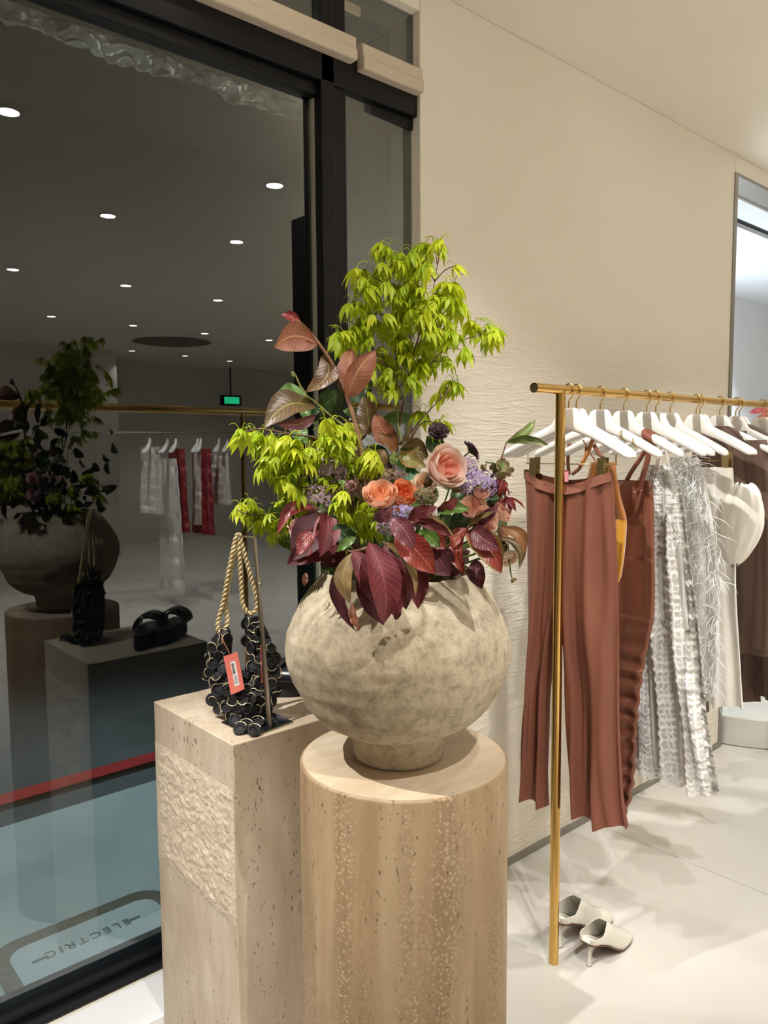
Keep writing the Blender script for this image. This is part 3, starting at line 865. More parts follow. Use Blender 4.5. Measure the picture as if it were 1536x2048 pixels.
M['twig'] = plain('green_brown_twig', srgb(122, 118, 58), .7, var=.25, vscale=90)
M['redtwig'] = plain('thin_reddish_twig', srgb(98, 66, 56), .7)
M['stemgreen'] = plain('green_stem', srgb(92, 112, 52), .6)

def leaf(parent, bx, by, tx, ty, wpx, top='burg', under=None, bd_=-.1, td=None, bow=.12, fold=.35, rl=0, sway=0.0, pet=None, prof=.92):
    under = under or {'burg': 'copper', 'red': 'tan', 'purp': 'tan', 'dburg': 'copper'}.get(top, 'tan')
    td = bd_ if td is None else td
    b_, t_ = at(bx, by, VD + bd_), at(tx, ty, VD + td)
    w_ = wpx * (VD + bd_) / FPX
    ax = t_ - b_; L = ax.length; ax.normalize()
    n = -FW - ax * (-FW).dot(ax); n.normalize(); n = Matrix.Rotation(radians(rl), 3, ax) @ n
    sd = ax.cross(n)
    ph = rnd.uniform(0, 6)
    m = MB(); nu, nv = 12, 6
    def pos(u, v, h):
        vv = v * 2 - 1
        hw = w_/2 * max(.02, sin(pi * min(1, u ** prof)) ** .72) * (1 - .25 * max(0, u - .8) / .2)
        c = b_ + ax * (L * u) + n * (bow * L * sin(pi * u)) + sd * (sway * L * sin(pi * u))
        und = .0016 * sin(u * 17 + ph + vv) * abs(vv)
        return c + sd * (hw * vv * cos(fold * abs(vv))) + n * (hw * abs(vv) * sin(fold * abs(vv)) + und + h)
    m.grid(nu, nv, lambda u, v: pos(u, v, 0), 0)
    m.grid(nu, nv, lambda u, v: pos(u, v, -.0006), 1, flip=True)
    o = m.build('leaf', [LM[top], LM[under]], parent)
    return o
def stem(parent, pts, r0, r1, mat, name='stem', n=7, k=8):
    c = bez(pts, k); m = MB()
    m.tube(c, [r0 + (r1 - r0) * i / (len(c)-1) for i in range(len(c))], n); return m.build(name, mat, parent)
def A(x, y, off=0.0): return at(x, y, VD + off)

# ---- tall magnolia branch
br = empty('magnolia_branch', NECK, 'tall magnolia branch with copper and olive leaves rising left of the maple', 'branch')
stem(br, [NECK + Vector((-.02, -.03, -.12)), A(735, 1060, -.09), A(728, 960, -.10), A(718, 880, -.09), A(700, 810, -.08), A(668, 735, -.07), A(636, 685, -.07), A(605, 650, -.07), A(592, 640, -.07)], .0052, .0022, M['bark'])
for L in [
    (602, 648, 562, 628, 24, 'wine', 'copper', -.07, -.06, .05, .5, 10, .06),
    (634, 688, 548, 694, 62, 'copper', 'copper', -.07, -.10, -.06, .3, -18, .20),
    (636, 690, 592, 678, 14, 'copper', 'copper', -.065, -.06, .1, .4, 60, -.2),
    (650, 708, 612, 785, 46, 'brown', 'tan', -.06, -.08, .05, .25, 10, -.28),
    (694, 795, 751, 700, 62, 'copper', 'copper', -.09, -.10, .12, .6, 25, -.12),
    (690, 790, 702, 696, 52, 'copper', 'copper', -.07, -.05, .10, .5, -30, .10),
    (686, 785, 638, 822, 52, 'dgreen', 'green', -.06, -.05, .06, .25, -20, .05),
    (694, 795, 706, 705, 34, 'dburg', 'brown', -.03, -.03, .05, .3, 10, .0),
    (632, 812, 528, 856, 66, 'brown', 'tan', -.05, -.10, .14, .3, 20, .14),
    (620, 795, 545, 812, 34, 'green', 'green', -.03, -.03, .2, .3, 30, .2),
    (634, 830, 552, 848, 26, 'purp', 'tan', -.06, -.10, .05, .3, -25, -.1),
    (690, 800, 745, 760, 40, 'dgreen', 'brown', -.02, -.01, .05, .2, 0, .1),
    (738, 870, 728, 792, 44, 'brown', 'olive', -.05, -.04, .06, .3, -15, .05),
    (738, 840, 690, 900, 50, 'brown', 'olive', -.03, -.03, .06, .3, 0, .1),
    (745, 900, 705, 960, 50, 'rust', 'olive', -.02, -.02, .06, .3, 0, .1),
    (652, 905, 605, 880, 30, 'olive', 'green', -.02, .0, .1, .3, 0, .1),
    (640, 822, 680, 850, 36, 'dgreen', 'green', .0, .02, .05, .2, 0, .1),
]: leaf(br, *L)
stem(br, [A(712, 870, -.07), A(660, 830, -.06), A(632, 805, -.055), A(610, 790, -.05)], .0022, .0014, M['twig'], 'twig')
stem(br, [A(613, 790, -.05), A(600, 770, -.05), A(592, 752, -.05), A(588, 745, -.05)], .0016, .0012, M['twig'], 'twig')
leaf(br, 590, 755, 584, 742, 9, 'lgreen', 'green', -.05, -.05, .1, .5)
# ---- short copper sprig
sp = empty('magnolia_sprig', NECK, 'short magnolia sprig with rust and olive leaves behind the large pink rose', 'branch')
stem(sp, [NECK + Vector((0, 0, -.1)), A(800, 1040, -.02), A(795, 960, -.05), A(785, 915, -.06)], .003, .0018, M['bark'])
for L in [
    (795, 892, 748, 828, 46, 'copper', 'copper', -.06, -.07, .1, .3, -15, -.05),
    (794, 905, 757, 868, 32, 'rust', 'copper', -.08, -.10, .1, .4, 10, .08),
    (786, 930, 789, 902, 22, 'lgreen', 'green', -.09, -.09, .1, .6, 0, .0),
    (798, 908, 853, 934, 32, 'olive', 'green', -.08, -.10, .1, .3, -10, .06),
    (800, 900, 858, 915, 52, 'brown', 'copper', -.04, -.04, .1, .3, 0, -.1),
    (795, 892, 820, 846, 16, 'brown', 'olive', -.03, -.03, .1, .4, 40, .1),
    (800, 898, 840, 893, 14, 'olive', 'green', -.07, -.07, .2, .4, 30, .0),
    (806, 942, 838, 958, 34, 'teal', 'green', -.08, -.1, .08, .3, 0, .0),
    (770, 900, 742, 940, 40, 'rust', 'olive', -.02, -.02, .1, .3, 0, .0),
    (850, 975, 858, 945, 20, 'brown', 'olive', -.16, -.17, .15, .5, 0, .1),
    (905, 985, 925, 950, 34, 'olive', 'green', -.12, -.12, .1, .5, 20, .0),
    (770, 935, 790, 995, 44, 'rust', 'olive', .0, .0, .1, .3, 0, .0),
]: leaf(sp, *L)
# ---- burgundy branches spilling over the rim
FR = -.20
lb = empty('magnolia_branch', NECK, 'burgundy magnolia branch drooping over the front of the vase rim', 'branch')
stem(lb, [NECK + Vector((-.01, -.02, -.08)), A(760, 1110, -.10), A(745, 1095, -.17), A(705, 1103, FR), A(695, 1100, FR)], .003, .0018, M['bark'])
for L in [
    (702, 1100, 711, 1262, 34, 'dburg', 'copper', FR, FR + .005, .06, .3, 20, .18),
    (706, 1104, 700, 1208, 36, 'tan', 'burg', FR - .012, FR - .015, .12, .2, 0, .16),
    (704, 1205, 719, 1260, 20, 'copper', 'copper', FR - .008, FR - .012, .05, .4, 25, .05),
    (706, 1100, 752, 1215, 52, 'burg', 'tan', FR - .012, FR - .02, .12, .3, -15, -.05),
    (715, 1150, 768, 1250, 44, 'dburg', 'burg', FR - .004, FR - .01, .1, .3, -20, .05),
    (738, 1084, 768, 1248, 72, 'burg', 'copper', FR - .02, FR - .032, .16, .42, -14, -.06),
    (768, 1090, 792, 1238, 62, 'burg', 'copper', FR - .006, FR - .012, .12, .3, 18, -.10),
    (762, 1082, 832, 1192, 26, 'tan', 'burg', FR - .016, FR - .03, .12, .5, -35, -.12),
    (800, 1110, 812, 1220, 44, 'dburg', 'burg', FR + .012, FR + .005, .08, .3, 0, .0),
    (825, 1100, 836, 1218, 46, 'burg', 'tan', FR, FR - .008, .1, .3, 15, -.08),
    (790, 1066, 870, 1148, 60, 'red', 'tan', FR - .02, FR - .035, .12, .25, 0, -.05),
    (783, 1036, 828, 1098, 46, 'purp', 'tan', FR - .035, FR - .05, .12, .3, 10, -.10),
    (790, 1240, 800, 1212, 16, 'dburg', 'copper', FR, FR, .1, .4),
    (816, 1045, 908, 1073, 24, 'tan', 'burg', FR - .01, FR - .03, .12, .6, -30, -.12),
    (830, 1040, 906, 1072, 26, 'burg', 'tan', FR - .015, FR - .03, .12, .4, 25, -.14),
    (816, 1040, 874, 1014, 32, 'burg', 'tan', FR - .01, FR - .02, .12, .3, 10, -.08),
    (748, 1040, 786, 1012, 34, 'purp', 'tan', FR + .0, FR - .01, .14, .5, 10, .05),
    (838, 1062, 880, 1094, 36, 'green', 'olive', FR + .02, FR + .01, .1, .3, 0, -.05),
    (850, 1065, 890, 1098, 40, 'red', 'tan', FR + .03, FR + .02, .1, .3, 0, -.05),
    (862, 1095, 900, 1152, 64, 'dburg', 'burg', FR + .04, FR + .03, .1, .3, 0, .0),
    (712, 1074, 672, 1104, 20, 'green', 'green', FR + .01, FR, .1, .4, 0, .05),
    (668, 1050, 715, 1085, 40, 'dgreen', 'green', FR + .04, FR + .04, .1, .4, 0, .05),
    (790, 1080, 760, 1140, 50, 'dgreen', 'dburg', FR + .05, FR + .05, .1, .3),
]: leaf(lb, *L)
lb2 = empty('magnolia_branch', NECK, 'dark burgundy magnolia branch fanning out over the left vase shoulder', 'branch')
stem(lb2, [NECK + Vector((-.02, 0, -.08)), A(715, 1090, -.08), A(680, 1070, -.10), A(655, 1045, -.11)], .003, .0018, M['bark'])
for L in [
    (640, 1020, 553, 1071, 30, 'wine', 'copper', -.13, -.16, .16, .5, 15, .24),
    (664, 1032, 585, 1120, 76, 'dburg', 'copper', -.12, -.16, .12, .25, 10, .04),
    (652, 1026, 640, 1114, 50, 'burg', 'copper', -.14, -.18, .14, .45, -20, -.06),
    (642, 1026, 618, 1112, 12, 'wine', 'copper', -.165, -.195, .04, .6, 50, -.04),
    (636, 1060, 595, 1112, 36, 'wine', 'copper', -.165, -.185, .1, .4, 20, .05),
    (676, 1090, 574, 1128, 66, 'burg', 'copper', -.11, -.15, .12, .25, 10, .10),
    (682, 1080, 630, 1118, 60, 'dburg', 'copper', -.09, -.10, .1, .3),
    (690, 1100, 640, 1130, 40, 'dburg', 'copper', -.08, -.09, .1, .3),
    (612, 1145, 609, 1172, 14, 'copper', 'copper', -.12, -.12, .1, .4),
]: leaf(lb2, *L)
lb3 = empty('magnolia_branch', NECK, 'red and green magnolia branch spreading over the right vase shoulder', 'branch')
stem(lb3, [NECK + Vector((.02, -.02, -.08)), A(880, 1100, -.10), A(915, 1072, -.14), A(936, 1056, -.16), A(948, 1048, -.16)], .003, .0018, M['bark'])
for L in [
    (934, 1062, 1003, 1146, 58, 'rededge', 'tan', -.18, -.21, .12, .3, 0, -.10),
    (928, 1064, 930, 1150, 32, 'red', 'olive', -.16, -.18, .12, .35, 25, .16),
    (936, 1056, 905, 1100, 30, 'red', 'tan', -.16, -.17, .12, .4, 20, .12),
    (912, 1086, 900, 1122, 34, 'olive', 'red', -.14, -.15, .1, .4, 10, .15),
    (945, 1060, 998, 1098, 46, 'purp', 'tan', -.19, -.22, .12, .3, 10, .02),
    (1000, 1055, 1049, 1112, 30, 'rust', 'dburg', -.14, -.15, .14, .4, -10, -.22),
    (1000, 1075, 1039, 1138, 26, 'brown', 'dburg', -.12, -.13, .14, .4, -20, -.26),
    (992, 1075, 1002, 1120, 36, 'brown', 'dburg', -.09, -.10, .1, .3),
    (950, 1120, 964, 1178, 38, 'dburg', 'burg', -.14, -.16, .1, .3, 15, .04),
    (940, 1048, 998, 1008, 34, 'purp', 'tan', -.18, -.20, .14, .6, 25, -.05),
    (936, 1052, 992, 1022, 16, 'tan', 'purp', -.185, -.205, .1, .6, -35, .02),
    (874, 1026, 940, 1020, 34, 'green', 'olive', -.18, -.19, .1, .55, -25, -.05),
    (874, 1022, 918, 996, 28, 'wine', 'tan', -.18, -.19, .12, .4, 30, -.06),
    (900, 1040, 940, 1045, 46, 'dgreen', 'green', -.12, -.12, .1, .3),
    (905, 1050, 890, 1090, 40, 'dgreen', 'dburg', -.10, -.10, .1, .3),
    (920, 1110, 880, 1150, 54, 'dburg', 'burg', -.10, -.11, .1, .3),
]: leaf(lb3, *L)
# ---- right twig with two leaves
tw = empty('leafy_twig', NECK, 'slender twig with two narrow green leaves reaching toward the brass rack', 'twig')
stem(tw, [NECK + Vector((.04, -.02, -.06)), A(930, 1010, -.05), A(985, 950, -.06), A(1003, 915, -.07), A(1013, 884, -.07)], .002, .0011, M['redtwig'])
leaf(tw, 1012, 886, 1071, 839, 22, 'lgreen', 'brown', -.07, -.06, .08, .5, -15, .12, None)
leaf(tw, 1014, 885, 1098, 890, 20, 'lgreen', 'brown', -.07, -.09, .10, .5, 20, -.14, None)

# ---- dark filler foliage deep in the bouquet
fo = empty('dark_foliage', NECK, 'dark green filler leaves deep between the flowers and the vase rim', 'foliage')
for i in range(70):
    a = rnd.uniform(0, 2*pi); r = sqrt(rnd.random())
    x = 800 + 205 * r * cos(a); y = 1040 + 85 * r * sin(a)
    d_ = rnd.uniform(-.08, .12)
    aa = rnd.uniform(0, 2*pi)
    leaf(fo, x, y, x + 46*cos(aa), y + 34*sin(aa), rnd.uniform(24, 40), rnd.choice(('dgreen', 'dgreen', 'dgreen', 'green', 'dburg')), 'dgreen', d_, d_ + rnd.uniform(-.03, .03), .1, .3, rnd.uniform(-40, 40))

# ---- yellow-green maple
def maple_mat(name, c, c2):
    m, nt, bs = newmat(name)
    oi = N(nt, 'ShaderNodeObjectInfo')
    col = ramp(nt, oi.outputs['Random'], [(0, c), (1, c2)])
    nt.links.new(col, bs.inputs['Base Color']); bs.inputs['Roughness'].default_value = .5
    out = nt.nodes['Material Output']; tr = N(nt, 'ShaderNodeBsdfTranslucent'); nt.links.new(col, tr.inputs[0])
    mx = N(nt, 'ShaderNodeMixShader'); mx.inputs[0].default_value = .42
    nt.links.new(bs.outputs[0], mx.inputs[1]); nt.links.new(tr.outputs[0], mx.inputs[2]); nt.links.new(mx.outputs[0], out.inputs[0])
    return m
M['maple'] = maple_mat('maple_leaf_chartreuse', srgb(164, 188, 34), srgb(206, 212, 44))
M['maplered'] = maple_mat('maple_leaf_red', srgb(120, 34, 36), srgb(140, 44, 40))
def maple_mesh(seed, mat, droop=1.0, nl=7):
    r = random.Random(seed); m = MB()
    for k in range(nl):
        f_ = (k - (nl-1)/2) / ((nl-1)/2)
        az = f_ * 2.15 + r.uniform(-.15, .15)
        l = (1.0 - .48 * abs(f_) ** 1.4) * r.uniform(.85, 1.1)
        out = Vector((cos(az), sin(az), 0)); dn = Vector((0, 0, -1)); sd = Vector((-sin(az), cos(az), 0))
        dr = droop * r.uniform(.75, 1.2); tw_ = r.uniform(-.25, .25)
        nt_ = 6; b = len(m.v); c = Vector((0, 0, 0))
        W = (.06, .125, .15, .135, .095, .05, .004)
        for i in range(nt_ + 1):
            t = i / nt_
            ang = .35 + dr * .95 * t ** .7
            if i: c = c + (out * cos(ang) + dn * sin(ang)) * (l / nt_)
            w = l * W[i]
            nrm = (out * sin(ang) - dn * cos(ang))
            sdd = (sd + nrm * tw_ * t).normalized()
            m.v.append(tuple(c - sdd * w + nrm * w * .35)); m.v.append(tuple(c)); m.v.append(tuple(c + sdd * w + nrm * w * .35))
        for i in range(nt_):
            q = b + i*3
            m.f += [(q, q+1, q+4, q+3), (q+1, q+2, q+5, q+4)]; m.mi += [0, 0]
    m.tube(bez([(0, 0, 0), (-.12, 0, .22), (-.30, .02, .30), (-.46, .03, .22)], 3), [.014]*10, 4)
    return m.mesh('maple_leaf', mat)
mapm = [maple_mesh(s_, M['maple'], d_) for s_, d_ in ((1, 1.0), (2, 1.1), (3, .9), (4, 1.0), (5, .75), (6, 1.15))]
def maple(name_label, stems, clusters, dbase, spread, size=(.030, .044), mesh=mapm, lname='leaf', dens=1.28):
    e = empty('maple_branch', NECK, name_label, 'branch')
    nodes = []
    for pts in stems:
        P = [NECK + Vector((.0, 0, -.1)) if p is None else A(*p) for p in pts]
        stem(e, P, .0030 if len(pts) > 6 else .0017, .0008, M['twig'] if pts[0] is None and len(pts) > 7 else M['redtwig'], 'stem'); nodes += bez(P, 5)[5:]
    for (cx, cy, r, n, *dd_) in clusters:
        n = round(n * dens)
        cd = dbase + (dd_[0] if dd_ else rnd.uniform(-spread, spread) * .5)
        C = A(cx, cy, cd)
        q = min(nodes, key=lambda p: (p - C).length + max(0, (p.z - C.z)) * 1.5)
        if (q - C).length < .3:
            mid = q.lerp(C, .5) + Vector((0, 0, .012))
            MB().tube(bez([q, mid, C + Vector((0, 0, .012))], 4), [.0013, .0012, .0011, .001, .001, .0009, .0009, .0008, .0008], 5).build('twig', M['redtwig'], e)
        for k in range(n):
            a = rnd.uniform(0, 2*pi); rr_ = r * sqrt(rnd.random())
            P = A(cx + rr_ * cos(a), cy + rr_ * sin(a) * .9 - 14, cd + rnd.uniform(-spread, spread) * .6)
            z = Vector((rnd.gauss(0, .22), rnd.gauss(0, .22), 1))
            az = rnd.uniform(0, 2*pi)
            s_ = rnd.uniform(*size)
            inst(lname, rnd.choice(mesh), frame_mat(P, z, (cos(az), sin(az), 0), s_), e)
    return e
maple('tall chartreuse maple branch rising above the bouquet against the cream wall',
      [[None, (808, 1040, .0), (812, 930, .0), (796, 850, .02), (795, 760, .02), (790, 680, .02), (780, 600, .02), (770, 530, .02)],
       [(797, 860, .02), (815, 760, .03), (835, 680, .03), (860, 610, .03), (875, 530, .03)],
       [(800, 800, .02), (850, 740, .0), (900, 690, .0), (960, 670, .0)],
       [(796, 760, .02), (740, 690, .03), (700, 640, .03)],
       [(812, 880, .0), (850, 830, -.02), (905, 775, -.03)],
       [(815, 890, .0), (845, 845, -.02), (880, 848, -.03)]],
      [(765, 512, 18, 4), (775, 545, 26, 7), (866, 508, 20, 5), (885, 505, 15, 2), (840, 545, 30, 9), (812, 530, 22, 5), (912, 545, 4, 1), (728, 570, 26, 7), (775, 590, 36, 12),
       (835, 600, 40, 14), (890, 590, 24, 6), (712, 622, 22, 5), (752, 640, 34, 11), (808, 650, 38, 13), (866, 645, 34, 10), (915, 615, 20, 5),
       (688, 690, 22, 7), (720, 680, 24, 6), (735, 735, 20, 4), (788, 700, 34, 10), (846, 695, 30, 8), (900, 670, 26, 7), (945, 665, 12, 3), (975, 680, 20, 8), (990, 668, 8, 2),
       (920, 712, 14, 3), (818, 740, 28, 8), (772, 752, 24, 7), (848, 740, 20, 5), (778, 790, 18, 4), (905, 784, 12, 4), (878, 800, 4, 1), (730, 790, 12, 3), (825, 772, 14, 3), (840, 838, 10, 3), (878, 856, 11, 4), (884, 735, 14, 2)],
      .02, .10, (.034, .050))
maple('chartreuse maple spray hanging left at bouquet height above the handbag',
      [[None, (740, 1040, -.05), (690, 930, -.09), (640, 880, -.11), (580, 868, -.12), (520, 858, -.13), (482, 868, -.13)],
       [(690, 930, -.09), (640, 950, -.12), (590, 950, -.13)],
       [(720, 980, -.08), (700, 970, -.13), (670, 985, -.14)],
       [(740, 1010, -.1), (745, 960, -.14), (740, 905, -.14)]],
      [(482, 880, 10, 3), (508, 886, 16, 5), (535, 890, 24, 8), (560, 910, 30, 10), (545, 945, 24, 8), (590, 905, 28, 8), (610, 935, 26, 8), (655, 870, 22, 6), (680, 875, 22, 6),
       (690, 900, 22, 6), (575, 965, 24, 7), (600, 990, 20, 6), (640, 915, 24, 6), (660, 975, 14, 3), (700, 945, 12, 4), (675, 1000, 18, 5), (742, 925, 18, 6),
       (690, 1035, 16, 3), (735, 1030, 20, 7), (725, 1062, 14, 3), (745, 1060, 10, 2), (600, 1020, 16, 3)],
      -.12, .07, (.032, .046))
maple('small bright maple spray at the lower left, touching the top of the bag stand',
      [[None, (700, 1080, -.05), (620, 1040, -.06), (560, 1030, -.07), (500, 1030, -.08), (475, 1020, -.08)]],
      [(483, 1030, 12, 5), (505, 1040, 20, 8), (530, 1050, 18, 6), (552, 1040, 18, 6), (545, 1072, 14, 4), (572, 1012, 18, 6), (570, 1060, 14, 4), (500, 1018, 10, 3)],
      -.05, .05, (.026, .036))
redm = [maple_mesh(11, M['maplered'], .8, 7)]
maple('tiny dark red maple sprig at the right beneath the hellebores', [[None, (940, 1030, -.08), (990, 990, -.10), (1004, 955, -.1)]],
      [(1003, 975, 8, 3), (1012, 1008, 4, 2)], -.10, .02, (.03, .036), redm)

# ---- roses
def petal_mesh():
    m = MB()
    def fn(u, v):
        a = (u * 2 - 1); vv = v * (1 - .16 * a * a * v)
        th = vv * 1.95
        r = .12 + .72 * sin(th) ** .9 if th < pi/2 else .84 - .10 * (th - pi/2)
        h = (1 - cos(min(th, pi/2))) * .62 + max(0, th - pi/2) * .72
        az = a * .78 * (1 - .25 * v)
        lip = .07 * max(0, v - .85) / .15
        return (r * cos(az) + lip * cos(az), r * sin(az), h)
    m.grid(8, 8, fn); return m
petm = {}
def rosemat(name, c_out, c_in):
    m, nt, bs = newmat(name)
    tc = N(nt, 'ShaderNodeTexCoord'); sx = N(nt, 'ShaderNodeSeparateXYZ'); nt.links.new(tc.outputs['UV'], sx.inputs[0])
    col = ramp(nt, sx.outputs[1], [(.1, c_in), (.75, c_out)])
    nt.links.new(col, bs.inputs['Base Color']); bs.inputs['Roughness'].default_value = .55
    out = nt.nodes['Material Output']; tr = N(nt, 'ShaderNodeBsdfTranslucent'); nt.links.new(col, tr.inputs[0])
    mx = N(nt, 'ShaderNodeMixShader'); mx.inputs[0].default_value = .3
    nt.links.new(bs.outputs[0], mx.inputs[1]); nt.links.new(tr.outputs[0], mx.inputs[2]); nt.links.new(mx.outputs[0], out.inputs[0]); return m
RM = {
 'blush': (rosemat('petal_blush', srgb(244, 220, 206), srgb(240, 190, 166)), rosemat('petal_blush_heart', srgb(240, 184, 164), srgb(234, 138, 112))),
 'peach': (rosemat('petal_peach', srgb(240, 196, 166), srgb(238, 170, 130)), rosemat('petal_peach_heart', srgb(240, 180, 140), srgb(232, 130, 80))),
 'orange': (rosemat('petal_apricot', srgb(238, 160, 116), srgb(232, 120, 76)), rosemat('petal_orange_heart', srgb(236, 140, 92), srgb(224, 96, 54))),
 'dusty': (rosemat('petal_dusty_pink', srgb(226, 186, 164), srgb(216, 150, 124)), rosemat('petal_dusty_heart', srgb(224, 176, 152), srgb(218, 120, 98))),
 'cream': (rosemat('petal_cream', srgb(238, 220, 198), srgb(236, 204, 172)), rosemat('petal_cream_heart', srgb(238, 208, 180), srgb(232, 180, 140))),
 'pale': (rosemat('petal_pale_pink', srgb(240, 204, 202), srgb(236, 180, 176)), rosemat('petal_pale_heart', srgb(236, 176, 172), srgb(230, 150, 146))),
}
for k_, (a_, b_) in RM.items():
    petm[k_] = (petal_mesh().mesh('petal', a_), petal_mesh().mesh('petal', b_))
def rose(x, y, rpx, dep, face, kind, label, rings=6, stem_to=NECK):
    C = A(x, y, dep); R = rpx * (VD + dep) / FPX
    ax = (-FW * face[0] + UP * face[1] + RT * face[2]).normalized()
    e = empty('rose', C, label, 'rose')
    s0 = R * 1.02
    base = C - ax * R * .62
    spec = [(5, 1.0, .20, 0), (5, .95, .05, 0), (5, .82, -.03, 0), (5, .66, -.05, 1), (4, .48, -.04, 1), (3, .30, 0, 1)][:rings]
    x0 = ax.orthogonal().normalized()
    for j, (n, sc, op, inner) in enumerate(spec):
        for k in range(n):
            az = 2*pi*k/n + j * .65 + rnd.uniform(-.12, .12)
            q = Matrix.Rotation(az, 3, ax) @ x0
            tn = ax.cross(q)
            rot = Matrix.Rotation(op + rnd.uniform(-.06, .06), 3, tn)
            z_ = rot @ ax; x_ = rot @ q
            inst('petal', petm[kind][inner], frame_mat(base + ax * (.04 * R * j), z_, x_, (s0 * sc, s0 * sc, s0 * (.8 + .2*sc) * (1.0 - .03*j))), e)
    stem(e, [base, base - ax * .03 + Vector((0, 0, -.02)), NECK.lerp(base, .3), NECK + Vector((0, 0, -.08))], .0022, .002, M['stemgreen'])
    return e
rose(895, 932, 46, -.16, (.75, .25, .45), 'blush', 'large pale pink garden rose with a coral heart, the biggest bloom')
rose(760, 986, 35, -.19, (.65, .6, .0), 'peach', 'peach garden rose with an orange heart at the centre of the bouquet')
rose(808, 984, 29, -.17, (.7, .4, .3), 'orange', 'bright apricot orange rose right of the peach one')
rose(848, 964, 28, -.13, (.6, .6, -.3), 'cream', 'cream rose partly hidden beneath the big pink bloom', 5)
rose(945, 1012, 28, -.15, (.6, .6, -.1), 'dusty', 'dusty pink rose with ringed petals above the small coral-hearted one')
rose(972, 1038, 28, -.18, (.8, .3, .3), 'dusty', 'small dusty pink rose with a coral heart by the plum leaf')
rose(1006, 1024, 22, -.13, (.4, .5, .6), 'dusty', 'rose turned away at the right edge of the bouquet', 4)
rose(963, 984, 17, -.14, (.5, .8, .1), 'dusty', 'small peach rosebud among the purple lilac', 4)
rose(795, 1010, 20, -.18, (.8, .2, .2), 'cream', 'small creamy white bloom below the orange rose', 4)
rose(592, 1056, 22, -.11, (.5, .2, -.7), 'pale', 'pale pink rose behind the burgundy leaves at the left', 4)
rose(612, 1038, 16, -.09, (.5, .6, -.4), 'pale', 'paler pink rosebud tucked above the left burgundy leaves', 4)
rose(1020, 1118, 20, -.12, (.5, -.6, .4), 'cream', 'drooping apricot bloom low at the right edge', 4)
rose(1010, 1066, 18, -.10, (.4, .2, .7), 'dusty', 'half hidden dusty pink rose at the far right edge', 4)
rose(702, 972, 12, -.12, (.8, .3, 0), 'pale', 'tiny pink bud beside the magnolia stem', 3)

# ---- lilacs (clusters of minute florets)
def lilac(x, y, rx, ry, dep, n, mat, label, fs=.0052):
    e = empty('lilac', A(x, y, dep), label, 'lilac')
    m = MB(); px = (VD + dep) / FPX
    for i in range(n):
        a = rnd.uniform(0, 2*pi); cz = rnd.uniform(-.2, 1); s_ = sqrt(max(0, 1 - cz*cz)) * rnd.uniform(.75, 1.05)
        nrm_ = (RT * cos(a) * s_ + UP * sin(a) * s_ - FW * cz).normalized()
        P = A(x + rx * s_ * cos(a), y - ry * s_ * sin(a), dep - cz * rx * px * .7)
        t1 = nrm_.orthogonal().normalized(); t1 = Matrix.Rotation(rnd.uniform(0, 6.3), 3, nrm_) @ t1; t2 = nrm_.cross(t1)
        f_ = fs * rnd.uniform(.7, 1.15)
        for (u_, v_) in ((t1, t2), (t2, -t1), (-t1, -t2), (-t2, t1)):
            m.add([P, P + (u_*.75 + v_*.45)*f_*.7 + nrm_*f_*.25, P + u_*f_ + nrm_*f_*.12, P + (u_*.75 - v_*.45)*f_*.7 + nrm_*f_*.25], [(0, 1, 2, 3)])
    o = m.build('florets', mat, e, False); o['kind'] = 'stuff'
    C = A(x, y, dep)
    stem(e, [C, C.lerp(NECK, .5), NECK + Vector((0, 0, -.06))], .002, .002, M['stemgreen'])
M['lil1'] = plain('lilac_mauve', srgb(176, 152, 166), .6, var=.25, vscale=120)
M['lil2'] = plain('lilac_violet', srgb(164, 144, 182), .6, var=.25, vscale=120)
M['lil3'] = plain('brown_mauve_buds', srgb(132, 104, 92), .6, var=.35, vscale=120)
M['lil4'] = plain('olive_buds', srgb(122, 112, 74), .6, var=.35, vscale=120)
lilac(658, 940, 36, 26, -.10, 170, M['lil1'], 'greyish mauve lilac cluster between the left maple leaves')
lilac(640, 1000, 38, 32, -.12, 190, M['lil1'], 'mauve lilac cluster above the left burgundy leaves')
lilac(706, 985, 32, 34, -.10, 150, M['lil3'], 'brown-mauve bud cluster left of the magnolia stem', .004)
lilac(785, 955, 40, 16, -.08, 130, M['lil3'], 'brownish bud cluster behind the peach rose', .004)
lilac(800, 1026, 34, 16, -.19, 120, M['lil2'], 'violet lilac cluster just below the peach rose')
lilac(775, 1050, 22, 20, -.19, 90, M['lil1'], 'small mauve lilac cluster over the plum leaf')
lilac(955, 968, 40, 30, -.12, 200, M['lil2'], 'large violet lilac cluster right of the big pink rose')
lilac(938, 935, 20, 22, -.11, 80, M['lil1'], 'pale lilac tip behind the big pink rose')
lilac(852, 992, 24, 18, -.17, 110, M['lil4'], 'tight olive green bud cluster under the big rose', .004)
lilac(848, 1030, 28, 16, -.15, 90, M['lil1'], 'dull mauve lilac cluster between the red leaves', .004)

